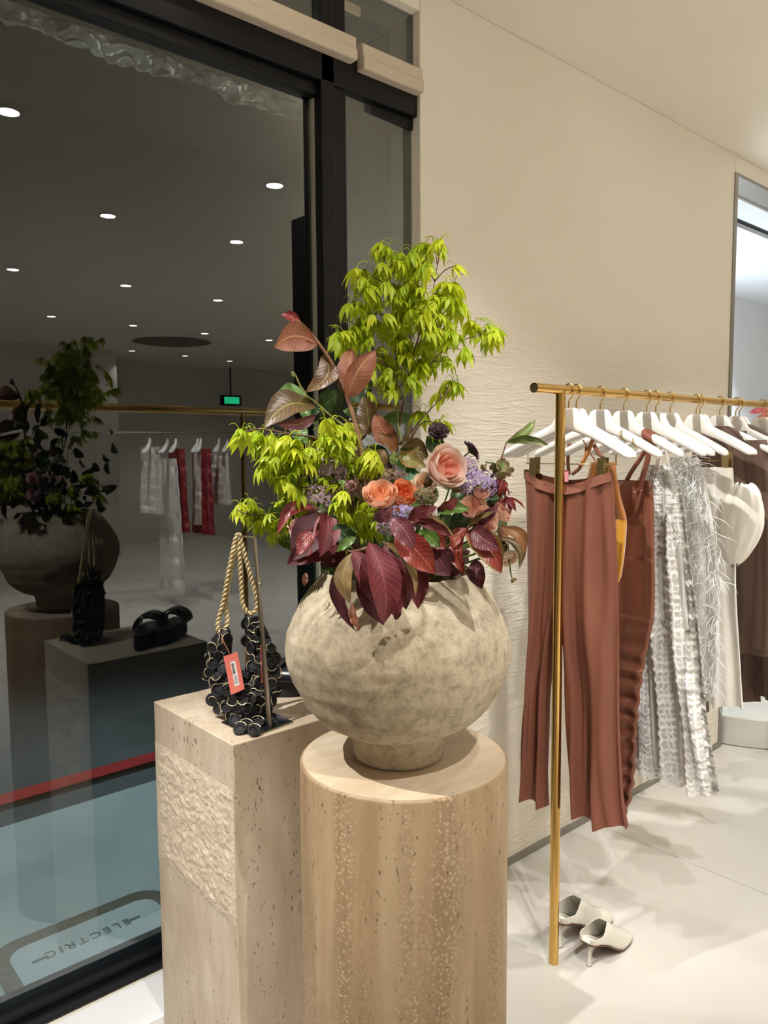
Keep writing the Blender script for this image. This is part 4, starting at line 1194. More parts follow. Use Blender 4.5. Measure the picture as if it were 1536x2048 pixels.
# ---- scabiosa
M['scab'] = plain('near_black_burgundy', srgb(46, 12, 22), .6, var=.4, vscale=200)
def scab(x, y, rpx, dep, face, path, label, ring=False):
    C = A(x, y, dep); R = rpx * (VD + dep) / FPX
    ax = (-FW * face[0] + UP * face[1] + RT * face[2]).normalized()
    e = empty('scabiosa', C, label, 'flower')
    m = MB(); x0 = ax.orthogonal().normalized()
    for j, (n, r0, r1, h) in enumerate(((22, .55, 1.0, .1), (18, .4, .8, .3), (14, .15, .55, .42), (7, .0, .3, .48))):
        for k in range(n):
            a = 2*pi*k/n + j*.3 + rnd.uniform(-.1, .1)
            q_ = Matrix.Rotation(a, 3, ax) @ x0; t_ = ax.cross(q_)
            w_ = R * .15
            m.add([C + q_*R*r0 + ax*R*h*.7 - t_*w_*.6, C + q_*R*r0 + ax*R*h*.7 + t_*w_*.6, C + q_*R*r1 + ax*R*(h + rnd.uniform(-.1, .12)) + t_*w_, C + q_*R*(r1+.06) + ax*R*(h+.05), C + q_*R*r1 + ax*R*(h + rnd.uniform(-.1, .12)) - t_*w_], [(0, 1, 2, 3, 4)])
    o = m.build('florets', M['scab'], e, False); sm = o.modifiers.new('s', 'SOLIDIFY'); sm.thickness = .0006; o['kind'] = 'stuff'
    MB().lathe([(.001, -.2*R), (.4*R, -.05*R), (.6*R, .08*R), (.45*R, .25*R), (.001, .3*R)], n=14).build('receptacle', M['stemgreen'], None).matrix_basis = frame_mat(C, ax, x0)
    ro = COL.objects[-1] if False else bpy.data.objects[[o_.name for o_ in bpy.data.objects if o_.name.startswith('receptacle')][-1]]
    ro.parent = e; ro.matrix_parent_inverse = Matrix.Translation(-e.location)
    stem(e, [C - ax * R * .1] + [A(*p) for p in path] + [NECK + Vector((0, 0, -.06))], .0014, .0016, M['stemgreen'])
scab(877, 864, 21, -.06, (.8, .5, 0), [(875, 890, -.06), (872, 930, -.05)], 'near-black scabiosa head beneath a hanging maple leaf')
scab(941, 902, 22, -.08, (.25, .55, .75), [(925, 918, -.08), (905, 960, -.06)], 'dark burgundy scabiosa tilted right of the big pink rose')

# ---- hellebores
HM = (rosemat('hellebore_green_mauve', srgb(150, 124, 88), srgb(132, 140, 78)),)
hp = petal_mesh().mesh('petal', HM[0])
def helle(x, y, rpx, dep, face, label, op=.3):
    C = A(x, y, dep); R = rpx * (VD + dep) / FPX
    ax = (-FW * face[0] + UP * face[1] + RT * face[2]).normalized()
    e = empty('hellebore', C, label, 'flower'); x0 = ax.orthogonal().normalized()
    for k in range(5):
        az = 2*pi*k/5; q_ = Matrix.Rotation(az, 3, ax) @ x0; tn = ax.cross(q_); rot = Matrix.Rotation(op + rnd.uniform(-.1, .1), 3, tn)
        inst('petal', hp, frame_mat(C - ax * R * .4, rot @ ax, rot @ q_, (R*.9, R*.9, R*.7)), e)
    stem(e, [C - ax * R * .4, C - ax * R * .8 + Vector((0, 0, .008)), A(980, 960, -.07), NECK], .0012, .0014, M['stemgreen'])
helle(1006, 930, 16, -.10, (.8, .1, .2), 'green-mauve hellebore facing out near the right twig')
helle(991, 938, 15, -.09, (.5, -.4, -.4), 'nodding hellebore left of the open green-mauve one')
helle(1020, 945, 14, -.09, (.5, -.5, .5), 'nodding hellebore at the rightmost edge of the cluster')
helle(1002, 952, 13, -.11, (.6, -.6, 0), 'hellebore hanging lowest, above the red maple sprig')
helle(967, 936, 11, -.10, (.3, -.2, -.8), 'small closed brown hellebore bud on the left of the cluster', -.05)
helle(1027, 1160, 10, -.12, (.3, -.6, .6), 'tiny green-pink bud dangling low beside the vase shoulder', -.1)

# ---- blooms on the window side of the bouquet (seen in the reflection)
def mb(x, y, Y): p = onY(x, y, 2*GY - Y); return Vector((p.x, Y, p.z))
def px_of(P):
    d = P - CAMP; z = d.dot(FW); return 768 + FPX*d.dot(RT)/z, 1024 - FPX*d.dot(UP)/z, z - VD
for (x, y, r, k, lab) in ((66, 958, 26, 'pale', 'pale pink rose on the window side, left of the reflected maple'), (92, 958, 20, 'pale', 'smaller pink rose on the window side beside the larger one'),
                          (65, 990, 26, 'pale', 'pink rose on the window side, lowest of the three reflected'), (125, 960, 18, 'pale', 'pink rosebud on the window side under the reflected leaves')):
    X_, Y_, d_ = px_of(mb(x, y, 1.13)); rose(X_, Y_, r, d_, (-.7, .3, -.2), k, lab, 5)
X_, Y_, d_ = px_of(mb(84, 985, 1.12)); lilac(X_, Y_, 36, 30, d_, 150, M['lil2'], 'violet lilac cluster on the window side of the bouquet')
cl = []
for (x, y, r, n) in ((110, 1000, 22, 8), (150, 990, 22, 8), (180, 960, 20, 6), (140, 1020, 16, 5), (200, 1000, 14, 4)):
    X_, Y_, d_ = px_of(mb(x, y, 1.15)); cl.append((X_, Y_, r, n, d_))
maple('low maple spray on the window side of the bouquet, seen in the reflection', [[None, cl[0][:2] + (cl[0][4],), cl[1][:2] + (cl[1][4],)]], cl, 0.0, .03)
bf = empty('dark_foliage', NECK, 'dark green leaves on the window side of the bouquet, seen in the reflection', 'foliage')
for i in range(34):
    x, y = rnd.uniform(20, 230), rnd.uniform(850, 1030); P = mb(x, y, rnd.uniform(1.06, 1.14)); X_, Y_, d_ = px_of(P)
    aa = rnd.uniform(0, 2*pi); leaf(bf, X_, Y_, X_ + 60*cos(aa), Y_ + 44*sin(aa), rnd.uniform(26, 40), rnd.choice(('dgreen', 'green')), rnd.choice(('dgreen', 'green')), d_, d_ + rnd.uniform(-.03, .03), .1, .3, rnd.uniform(-30, 30))
# ================================================================== GARMENT RACK
RY = 1.192 * S
RZ = onY(1200, 785, RY).z
pole = onZ(1107, 1925, 0)
RXs = onY(1068, 775, RY).x
RXe = 4.75
rack = empty('garment_rack', (pole.x, RY, 0), 'polished brass garment rail on a round upright, hung with clothes', 'clothes rack')
m = MB(); m.tube([(RXs, RY, RZ), (RXe, RY, RZ)], .0140, 28, False)
m.build('rail', M['brass'], rack, auto=40)
MB().tube([(RXs + .002, RY, RZ), (RXs + .004, RY, RZ)], .0132, 24).build('end_cap', plain('dull_bronze_cap', srgb(120, 112, 84), .3, .9), rack, auto=40)
MB().tube([(RXs - .0005, RY, RZ), (RXs + .003, RY, RZ)], [.0142, .0142], 28, False).build('end_ring', M['brass'], rack, auto=40)
for X_ in (pole.x, RXe - .12):
    MB().tube([(X_, RY, 0), (X_, RY, RZ - .004)], .0146, 28).build('upright', M['brass'], rack, auto=40)

M['hanger'] = plain('white_gloss_hanger', srgb(236, 234, 228), .3)
M['hook'] = plain('gold_hook_wire', srgb(206, 178, 118), .22, 1.0)
M['clip'] = plain('satin_gold_clip', srgb(172, 152, 104), .35, .9)
HL = .218; DROP = .052
def hanger_body():
    m = MB(); nS = 44; K = 12
    def sm(a): a = max(0, min(1, a)); return a*a*(3-2*a)
    for i in range(nS + 1):
        v = -1 + 2*i/nS; s_ = abs(v)
        top = 0 if s_ < .11 else -(.034 * sm((s_-.11)/.14) + .098 * ((s_-.11)/.89) ** 1.05)
        bot = -.066 - .088 * s_ ** 1.25
        if s_ > .9:
            k = (s_ - .9) / .1; mid = (top+bot)/2; top = mid + (top-mid)*sqrt(max(.02, 1-k*k)); bot = mid + (bot-mid)*sqrt(max(.02, 1-k*k))
        tx = .010 + .015 * sm((s_ - .1) / .6)
        fwd = -.028 * s_ * s_            # shoulders curve forward
        if s_ > .93: tx *= sqrt(max(.05, 1 - ((s_-.93)/.07)**2))
        for k in range(K):
            a = 2*pi*(k+.5)/K; cx = cos(a); cz = sin(a)
            ex = .55
            px_ = tx * abs(cx)**ex * (1 if cx > 0 else -1); pz = (top-bot)/2 * abs(cz)**ex * (1 if cz > 0 else -1)
            m.v.append((px_ + fwd, v * HL, (top+bot)/2 + pz))
    for i in range(nS):
        for k in range(K):
            m.f.append((i*K+k, i*K+(k+1)%K, (i+1)*K+(k+1)%K, (i+1)*K+k)); m.mi.append(0)
    m.f.append(tuple(reversed(range(K)))); m.mi.append(0); m.f.append(tuple(nS*K+k for k in range(K))); m.mi.append(0)
    return m.mesh('body', M['hanger'])
hb_me = hanger_body()
def hook_mesh():
    P = []
    for k in range(15):
        a = radians(215 - k * 235/14); P.append((0, -cos(a) * .0178 * -1, .052 + .002 + sin(a) * .0168))
    P += [(0, .013, .036), (0, .002, .022), (0, .0, .014), (0, 0, -.004)]
    P = [(x, -y, z) for x, y, z in P]
    return MB().tube(bez(P, 3), .0023, 7).mesh('hook', M['hook'])
hk_me = hook_mesh()
HANG = []
def hanger(px, label, rot=0.0, clips=None, dz=0.0, group='white hangers on the brass rail'):
    X_ = onY(px, 775 + (px - 1068) * .081, RY).x
    base = Vector((X_, RY, RZ - DROP + dz))
    e = empty('clothes_hanger', base, label, 'hanger', group)
    Rm = Matrix.Translation(base) @ Matrix.Rotation(radians(rot), 4, 'Z')
    inst('body', hb_me, Rm, e); inst('hook', hk_me, Rm, e)
    if clips:
        zc_, ys = clips
        m = MB(); m.tube([(X_, RY + ys[0] + .03, zc_), (X_, RY + ys[1] - .03, zc_)], .0016, 7)
        for s_ in (-.03, .0): pass
        m.tube([(X_, RY + ys[0] + .03, zc_), (X_, RY + ys[0] + .03, zc_ + .012)], .0016, 6); m.tube([(X_, RY + ys[1] - .03, zc_), (X_, RY + ys[1] - .03, zc_ + .05)], .0016, 6)
        m.build('clip_bar', M['hook'], e)
        for y_ in ys:
            cb = MB()
            cb.obox((X_ - .006, RY + y_, zc_ - .018), (.0012, 0, 0), (0, .0115, 0), (-.002, 0, .032))
            cb.obox((X_ + .006, RY + y_, zc_ - .014), (.0012, 0, 0), (0, .0115, 0), (.002, 0, .028))
            cb.build('clip', M['clip'], e, False, bevel=.0006)
    HANG.append(X_); return X_, e

def fabric(name, c, rough=.55, sheen=.3, weave=900, bmp=.08, var=.06, spec=.4):
    m, nt, bs = newmat(name)
    v = coords(nt); n = noise_tex(nt, v, 6, 3)
    a = tuple(x*(1-var) for x in c[:3]) + (1,); b = tuple(min(1, x*(1+var)) for x in c[:3]) + (1,)
    nt.links.new(ramp(nt, n, [(.3, a), (.7, b)]), bs.inputs['Base Color'])
    bs.inputs['Roughness'].default_value = rough; bs.inputs['Sheen Weight'].default_value = sheen
    bs.inputs['Specular IOR Level'].default_value = spec
    bump(nt, bs, noise_tex(nt, v, weave, 2), bmp, .001); return m
M['brown'] = fabric('chestnut_jersey', srgb(124, 74, 56), .55, .0)
M['brownr'] = fabric('chestnut_satin_jersey', srgb(124, 74, 55), .4, .0)
M['ochre'] = fabric('ochre_velvet', srgb(172, 106, 38), .6, .6, var=.25)
M['amber'] = fabric('amber_lining', srgb(206, 146, 48), .5, .2)
M['taupe'] = fabric('dark_taupe_suiting', srgb(98, 76, 64), .75, .2, 700, .2)
M['taupe2'] = fabric('brown_taupe_wool', srgb(84, 62, 52), .8, .2, 700, .2)
M['satin'] = fabric('ivory_satin', srgb(238, 234, 224), .3, .1)
M['ivory'] = fabric('ivory_crepe', srgb(236, 232, 224), .6, .2)
M['redcloth'] = fabric('red_silk', srgb(150, 24, 26), .45)
def sheer(name, c, lo, hi, nx, nz, b_=.5):
    m, nt, bs = newmat(name)
    tc = N(nt, 'ShaderNodeTexCoord'); sx = N(nt, 'ShaderNodeSeparateXYZ'); nt.links.new(tc.outputs['UV'], sx.inputs[0])
    nz_ = noise_tex(nt, tc.outputs['UV'], 14, 3)
    a = mathn(nt, 'SINE', mathn(nt, 'MULTIPLY', sx.outputs[1], nx * 2*pi))
    z = mathn(nt, 'SINE', mathn(nt, 'ADD', mathn(nt, 'MULTIPLY', sx.outputs[0], nz * 2*pi), mathn(nt, 'MULTIPLY', nz_, 5.0)))
    g = mathn(nt, 'MAXIMUM', a, z)
    al = ramp(nt, g, [(.1, (lo, lo, lo, 1)), (.8, (hi, hi, hi, 1))])
    bs.inputs['Base Color'].default_value = c; bs.inputs['Roughness'].default_value = .35
    nt.links.new(al, bs.inputs['Alpha'])
    h = mathn(nt, 'ADD', mathn(nt, 'MULTIPLY', z, .6), mathn(nt, 'MULTIPLY', mathn(nt, 'MULTIPLY', a, z), .5))
    bump(nt, bs, h, b_, .006); return m
M['check'] = sheer('sheer_seersucker_check', srgb(240, 238, 234), .55, .97, 22, 62)
M['tulle'] = sheer('soft_white_tulle', srgb(236, 234, 230), .6, .85, 9, 3, .1)

def px_rows(rows, X_):
    out = []
    for (y, xl, xr) in rows:
        # the row is horizontal on the garment: take its height from the side named in the photo's right edge
        r_ = onX(xr, y, X_); d = ray(xl, y)
        # same height on the left edge
        Lp = onX(xl, y, X_)
        out.append((r_.z, Lp.y, r_.y))
    return out
def cloth(name, rows, X_, mat, parent, nf=3, amp=(.004, .02), thick=.014, ph=0.0, nw=30, nl=44, xo=0.0, extra=None, hemw=.0, seed=0, open_top=True, lean=0.0, pleat=.0):
    # rows: (z, Y on the wall side, Y on the room side), top first
    R = bez([Vector(r) for r in rows], 12)
    n = nl; P = [R[min(len(R)-1, round(i*(len(R)-1)/n))] for i in range(n+1)]
    m = MB(); ring = 2*nw
    for i, (z, yl, yr) in enumerate(P):
        t = i / n; A_ = amp[0] + (amp[1]-amp[0]) * t ** .8
        for k in range(ring):
            w = k/nw if k < nw else (ring - k)/nw
            sd = -1 if k < nw else 1
            y = yl + (yr - yl) * w
            th = thick * (sin(pi * min(1, max(0, w))) ** .5 if 0 < w < 1 else 0) * (1 + .4*t)
            fo_ = A_ * sin(2*pi*nf*w + ph + .8*mnoise.noise(Vector((w*2, z*2.2, seed)))*3) + A_ * .35 * sin(2*pi*nf*2.3*w + ph*2 + 1.5*mnoise.noise(Vector((w*3, z*3, seed+5))))
            fo_ *= (1 if .02 < w < .98 else .6)
            x = X_ + xo + sd * th + fo_ + lean * t
            zz_ = z + hemw * t * sin(2*pi*nf*w + ph + 1)
            if extra:
                dx, dy, dz = extra(w, t, z, sd); x += dx; y += dy; zz_ += dz
            m.v.append((x, y, zz_)); m.uv[len(m.v)-1] = (t, w)
    for i in range(n):
        for k in range(ring):
            k2 = (k+1) % ring
            m.f.append((i*ring+k, (i+1)*ring+k, (i+1)*ring+k2, i*ring+k2)); m.mi.append(0)
    return m.build(name, mat, parent)

# hangers left to right (photo order)
X1, h1 = hanger(1138, 'white hanger with gold clips holding the brown trousers, nearest the upright', 3, None)
X2, h2 = hanger(1153, 'second white hanger from the upright, just behind the trouser hanger', -2)
X3, h3 = hanger(1201, 'white hanger with two gold rings on its arm', 2)
X4, h4 = hanger(1248, 'white hanger with a brown strap knotted round its arm', 0)
X5, h5 = hanger(1294, 'white hanger carrying the sheer checked dress', 1)
X6, h6 = hanger(1312, 'white hanger close behind the checked dress hanger', 1)
X7, h7 = hanger(1341, 'white hanger carrying the feathered top', 0)
X8, h8 = hanger(1393, 'white hanger with a gold clip over the satin blouse', 0)
X9, h9 = hanger(1400, 'white hanger directly behind the satin blouse hanger', 1)
X10, h10 = hanger(1440, 'white hanger under the dark brown blazer', 0)
X11, h11 = hanger(1472, 'white hanger between the two brown jackets', 0)
X12, h12 = hanger(1479, 'white hanger carrying the second brown jacket', 2)
X13, h13 = hanger(1524, 'white hanger near the right picture edge, before the pink flower', 0)
X14, h14 = hanger(1534, 'white hanger cut by the right picture edge', 1)
for px_ in ((.090), (.135)):
    g_ = MB(); s_ = px_ / HL
    zt = -(.034 + .098 * ((s_-.11)/.89)); zb_ = -.066 - .088 * s_ ** 1.25; zc_ = RZ - DROP + (zt+zb_)/2; hh = (zt-zb_)/2 + .0015
    P = [(X3 - .022*s_*s_*1.3 + .0245 * cos(a*pi/8), RY - px_ + .35 * hh * sin(a*pi/8), zc_ + hh * sin(a*pi/8)) for a in range(16)]
    g_.tube(P, .0024, 6, False, 0, True); g_.build('gold_ring', M['clip'], h3)

# 1. chestnut trousers
tr = empty('trousers', (X1, RY, 1.0), 'chestnut brown wide-leg trousers hung by gold clips in front of the rail', 'trousers')
def clipz(x, y): return onX(x, y, X1)
c1, c2 = clipz(1070, 930), clipz(1206, 925)
zc0 = clipz(1140, 928).z
bar = MB(); bar.tube([(X1, clipz(1052, 930).y, zc0), (X1, clipz(1234, 925).y, zc0)], .0016, 7); bar.tube([(X1, clipz(1233, 925).y, zc0), (X1, clipz(1233, 925).y, zc0 + .05)], .0015, 6)
bar.tube([(X1, clipz(1056, 925).y, zc0), (X1, clipz(1056, 925).y, zc0 + .03)], .0015, 6)
bar.build('clip_bar', M['hook'], h1)
for cc in (c1, c2):
    cb = MB()
    cb.obox((X1 - .012, cc.y, zc0 - .016), (.0014, 0, 0), (0, .0125, .001), (-.004, -.004, .034))
    cb.obox((X1 + .010, cc.y, zc0 - .006), (.0014, 0, 0), (0, .012, 0), (.004, .002, .026))
    cb.build('clip', M['clip'], h1, False, bevel=.0006)
def _waist_sag(w, t, z, sd):
    return (0, 0, (-.030 * sin(pi * w) ** 1.2 - (.014 if sd < 0 else 0) * sin(pi*w)) * max(0, 1 - t*3.2))
lw = px_rows([(946, 1047, 1150), (1000, 1050, 1146), (1080, 1051, 1140), (1150, 1052, 1132), (1230, 1053, 1121), (1300, 1053, 1112), (1400, 1050, 1102), (1520, 1042, 1098), (1612, 1036, 1100)], X1)
rw = px_rows([(946, 1122, 1224), (1000, 1118, 1226), (1080, 1116, 1229), (1150, 1115, 1231), (1230, 1118, 1231), (1300, 1123, 1230), (1400, 1131, 1230), (1500, 1136, 1231), (1600, 1140, 1236), (1662, 1142, 1246)], X1)
def sagl(w, t, z, sd): return (0, 0, -.044 * sin(pi/2 * min(1, w * 1.1)) ** 1.2 * max(0, 1 - t*4.5))
def sagr(w, t, z, sd): return (0, 0, -.044 * sin(pi/2 * min(1, (1-w) * 1.1)) ** 1.2 * max(0, 1 - t*4.5))
cloth('leg', lw, X1, M['brown'], tr, 1.8, (.005, .020), .020, 1.0, 30, 60, seed=2, hemw=.006, extra=sagl)
cloth('leg', rw, X1, M['brown'], tr, 2.0, (.005, .024), .021, 2.4, 36, 60, seed=3, hemw=.007, extra=sagr)
wb_ = px_rows([(942, 1047, 1224), (962, 1047, 1225)], X1)
cloth('waistband', wb_, X1, M['brown'], tr, 3, (.006, .006), .0225, .6, 40, 6, extra=lambda w, t, z, sd: (0, 0, -.030 * sin(pi*w)**1.2 - (.014 if sd < 0 else 0) * sin(pi*w)), seed=1)
tgm = MB(); tgp = clipz(1126, 955)
tgm.obox((X1 + .012, tgp.y, tgp.z + .004), (.0005, 0, 0), (0, .011, 0), (0, 0, .017)); to_ = tgm.build('size_tag', plain('pink_tag', srgb(236, 150, 158), .7), tr, False)

# 2. ochre velvet dress with brown straps
oc = empty('velvet_dress', (X3, RY, 1.2), 'ochre velvet slip dress peeking out behind the brown trousers', 'dress')
XO = X3 - .01
rows = px_rows([(925, 1180, 1232), (960, 1172, 1236), (1000, 1165, 1244), (1040, 1165, 1254), (1080, 1165, 1252), (1120, 1165, 1248), (1155, 1165, 1243)], XO)
cloth('bodice', rows, XO, M['ochre'], oc, 3, (.004, .008), .012, 0, 26, 26, seed=4)
rows = px_rows([(1040, 1230, 1253), (1080, 1228, 1250), (1120, 1227, 1247), (1160, 1226, 1240), (1170, 1226, 1232)], XO - .014)
cloth('lining', rows, XO - .014, M['amber'], oc, 1, (.002, .003), .004, 0, 10, 16, seed=5)
def strap(parent, pts, X_, w=.006, mat='brown', name='strap'):
    P = bez([onX(x, y, X_ + o_) for (x, y, o_) in pts], 6)
    m = MB(); m.tube(P, w, 8); return m.build(name, M[mat], parent)
strap(oc, [(1190, 868, 0), (1178, 900, -.01), (1160, 935, -.015)], X2, .006, 'ochre')
strap(oc, [(1166, 880, 0), (1180, 905, 0), (1196, 930, 0)], X2, .002, 'ochre')
strap(oc, [(1232, 905, 0), (1231, 930, 0)], X3, .0016, 'clip')

# 3. brown dress with side ruching
rd = empty('ruched_dress', (X4, RY, 1.0), 'chestnut dress with a gathered ruched side seam, hanging behind the trousers', 'dress')
rows = px_rows([(962, 1235, 1302), (985, 1205, 1308), (1040, 1180, 1310), (1120, 1170, 1311), (1190, 1168, 1312), (1240, 1168, 1310), (1290, 1168, 1300), (1340, 1170, 1290), (1400, 1172, 1281), (1480, 1175, 1275), (1560, 1178, 1270), (1610, 1180, 1261), (1640, 1182, 1249)], X4)
def ruche(w, t, z, sd):
    k = max(0, min(1, (t - .40) / .2)); g = max(0, (w - .45) / .55)
    n_ = mnoise.noise(Vector((z * 9, w * 2, 3.3)))
    ph_ = z * 2*pi/.058 + 5.5 * (1-w) + 2.2 * n_
    return (sd * .016 * k * g ** .8 * (1 - g ** 6) * sin(ph_) * (1 + .6*n_), .002 * k * g * sin(ph_ + 1.2) * (1 + 2*n_), 0)
cloth('skirt', rows, X4, M['brownr'], rd, 1.6, (.006, .016), .024, .4, 44, 150, extra=ruche, seed=6)
def vneck(pts, w, X_=None): return strap(rd, pts, X_ or X4, w)
vneck([(1300, 884, -.028), (1282, 915, -.02), (1262, 945, -.01), (1250, 968, 0)], .007)
vneck([(1300, 884, -.028), (1296, 915, -.024), (1288, 945, -.02), (1278, 985, -.016)], .009)
vneck([(1284, 978, -.02), (1275, 1010, -.022), (1262, 1035, -.02), (1243, 1045, -.014)], .005)
vneck([(1248, 960, 0), (1250, 985, -.005), (1246, 1020, -.01)], .006)
vneck([(1130, 866, 0), (1138, 880, 0), (1136, 920, 0), (1138, 950, 0)], .006)
vneck([(1120, 900, 0), (1122, 925, 0), (1124, 950, 0)], .004)
vneck([(1174, 885, 0), (1172, 910, 0), (1160, 935, 0), (1145, 948, 0)], .0065)
vneck([(1188, 890, .0), (1196, 905, 0), (1206, 915, 0)], .007)
kn_ = MB(); kp = onX(1305, 884, X4)
for k in range(4):
    s_ = abs((kp.y - RY) + k*.008 - .01) / HL
    zt = -(.034 + .098 * ((s_-.11)/.89)); zb_ = -.066 - .088 * s_ ** 1.25; zc_ = RZ - DROP + (zt+zb_)/2; hh = (zt-zb_)/2 + .004
    yy = kp.y + k*.008 - .01
    kn_.tube([(X4 - .028*s_*s_ + .029*cos(a*pi/8), yy + .3*hh*sin(a*pi/8), zc_ + hh*sin(a*pi/8)) for a in range(16)], .0052, 7, False, 0, True)
kn_.build('strap_knot', M['brown'], rd)
strap(rd, [(1322, 890, -.03), (1316, 930, -.03), (1303, 978, -.01)], X4, .0012)

# 4. sheer checked dress
cd_ = empty('checked_dress', (X5, RY, 1.0), 'long sheer white dress with puckered seersucker checks', 'dress')
rows = px_rows([(930, 1290, 1345), (970, 1272, 1358), (1020, 1262, 1366), (1100, 1258, 1374), (1200, 1254, 1388), (1300, 1252, 1397), (1400, 1254, 1408), (1500, 1258, 1421), (1595, 1262, 1433)], X5)
def pucker(w, t, z, sd):
    return (.0035 * sin(z * 2*pi/.021 + 9*w), .0025 * sin(z*2*pi/.021 + 2), .003*sin(w*60)*t)
cloth('outer_layer', rows, X5, M['check'], cd_, 3.0, (.008, .030), .018, 1.5, 56, 170, extra=pucker, seed=7)
rows = px_rows([(950, 1285, 1345), (1020, 1272, 1358), (1200, 1266, 1374), (1400, 1268, 1392), (1560, 1272, 1405)], X5)
cloth('slip_layer', rows, X5, M['tulle'], cd_, 2.0, (.004, .018), .008, .5, 30, 40, seed=8)
for (a_, b_) in (((1330, 893), (1340, 935)), ((1318, 890), (1312, 940))):
    strap(cd_, [(a_[0], a_[1], -.01), ((a_[0]+b_[0])/2, (a_[1]+b_[1])/2, -.01), (b_[0], b_[1], -.005)], X5, .003, 'ivory')

# 5. white top with feathers
ft = empty('feather_top', (X7, RY, 1.0), 'white top covered in wispy feathers beside the checked dress', 'top')
rows = px_rows([(915, 1340, 1398), (960, 1322, 1412), (1050, 1315, 1428), (1150, 1312, 1436), (1250, 1312, 1440), (1340, 1314, 1440), (1392, 1318, 1436)], X7)
cloth('lining', rows, X7, M['tulle'], ft, 2.6, (.006, .02), .022, .9, 36, 50, seed=9)
m = MB()
for i in range(620):
    y_ = rnd.uniform(905, 1385) if i > 60 else rnd.uniform(915, 960)
    w_ = rnd.random() ** .7
    xr = 1400 + 42 * min(1, (y_ - 905) / 200)
    x_ = 1335 + (xr - 1335) * w_
    p = onX(x_, y_, X7 - .024 - rnd.random() * .02)
    L_ = rnd.uniform(.03, .085)
    d = Vector((rnd.uniform(-.8, .1), rnd.uniform(-.75, .5), rnd.uniform(-1, .1))).normalized()
    s2 = Vector((rnd.uniform(-1, 1), rnd.uniform(-1, 1), rnd.uniform(-1, .5))) * .4
    P = [p, p + d * L_ * .4, p + d * L_ * .75 + s2 * L_ * .3, p + d * L_ + s2 * L_ + Vector((0, 0, -.2*L_))]
    m.tube(P, [.0006, .0015, .0011, .0003], 4)
fo_ = m.build('feathers', plain('white_feather', srgb(240, 240, 240), .6), ft); fo_['kind'] = 'stuff'

# 6. ivory satin blouse with balloon sleeve
bl_ = empty('satin_blouse', (X8, RY, 1.1), 'ivory satin blouse with a gathered balloon sleeve, clipped to its hanger', 'blouse')
rows = px_rows([(935, 1400, 1464), (980, 1380, 1470), (1060, 1372, 1474), (1160, 1370, 1474), (1260, 1370, 1476), (1350, 1370, 1480), (1418, 1372, 1484)], X8)
cloth('body', rows, X8, M['ivory'], bl_, 2.2, (.004, .02), .02, 2.0, 36, 46, seed=10, hemw=.006)
m = MB()
sc_ = onX(1492, 1045, X8 - .01); se = onX(1525, 1045, X8 - .01); ry_ = abs(se.y - sc_.y) + .012
zt_, zb_ = onX(1480, 968, X8).z, onX(1478, 1132, X8).z
def sleeve(u, v):
    a = 2*pi*v; t = u
    z = zt_ + (zb_ - zt_) * t
    r = sin(pi * (.04 + .94 * t ** .85)) ** .55
    nz_ = mnoise.noise(Vector((cos(a)*1.6, sin(a)*1.6, t*2.4))); n2_ = mnoise.noise(Vector((cos(a)*3.2, sin(a)*3.2, t*2 + 9)))
    pl = 1 + .12 * nz_ + .12 * abs(n2_) + .035 * sin(9*a + 4*t)
    return (X8 - .008 + .05 * r * pl * cos(a), sc_.y + .008 + ry_ * r * pl * sin(a) + .03 * t * t, z + .015 * nz_)
m.grid(48, 64, sleeve); m.build('sleeve', M['satin'], bl_)
rows = px_rows([(936, 1446, 1466), (1000, 1446, 1470), (1060, 1448, 1473)], X8 - .016)
cloth('placket', rows, X8 - .016, M['satin'], bl_, 1, (.001, .003), .006, 0, 10, 16, seed=20)
cz = onX(1453, 925, X8)
cb = MB(); cb.obox((X8 - .012, cz.y, cz.z), (.0014, 0, 0), (0, .012, 0), (-.002, 0, .030)); cb.obox((X8 + .010, cz.y - .006, cz.z + .012), (.0014, 0, 0), (0, .011, 0), (.002, 0, .026))
cb.build('clip', M['clip'], h8, False, bevel=.0006)
cb = MB(); cb.tube([(X8, RY + .1, cz.z + .006), (X8, cz.y, cz.z + .006)], .0015, 6); cb.build('clip_bar', M['hook'], h8)

# 7. brown jackets
def jacket(X_, rows, label, mat, seed, sleeve_rows):
    j = empty('blazer', (X_, RY, 1.1), label, 'blazer')
    cloth('body', px_rows(rows, X_), X_, M[mat], j, 2, (.004, .014), .036, seed, 34, 40, seed=seed)
    cloth('sleeve', px_rows(sleeve_rows, X_ - .012), X_ - .012, M[mat], j, 1, (.004, .008), .03, seed + 1, 20, 36, seed=seed + 1)
    rows2 = [(y, xl + 14, (xl + xr) / 2 + 10) for (y, xl, xr) in rows[1:4]]
    cloth('lapel', px_rows(rows2, X_ - .04), X_ - .04, M[mat], j, 1, (.001, .002), .004, 0, 12, 14, seed=3)
    return j
jacket(X10, [(852, 1418, 1462), (868, 1400, 1492), (895, 1388, 1520), (960, 1382, 1534), (1060, 1380, 1536), (1160, 1380, 1538), (1260, 1382, 1540), (1312, 1384, 1540)],
       'dark taupe brown blazer with a sharp shoulder beside the satin blouse', 'taupe', 11, [(880, 1490, 1534), (960, 1496, 1552), (1060, 1500, 1556), (1200, 1500, 1554), (1300, 1500, 1548)])
jacket(X12, [(848, 1462, 1500), (862, 1448, 1530), (890, 1440, 1560), (960, 1436, 1575), (1100, 1436, 1580), (1240, 1438, 1580)],
       'second brown blazer showing only its collar and shoulder behind the first', 'taupe2', 14, [(880, 1530, 1575), (960, 1540, 1592), (1100, 1545, 1596), (1240, 1545, 1590)])
bt = empty('trousers', (X11, RY, .9), 'dark brown wide trousers reaching low under the blazer at the right edge', 'trousers')
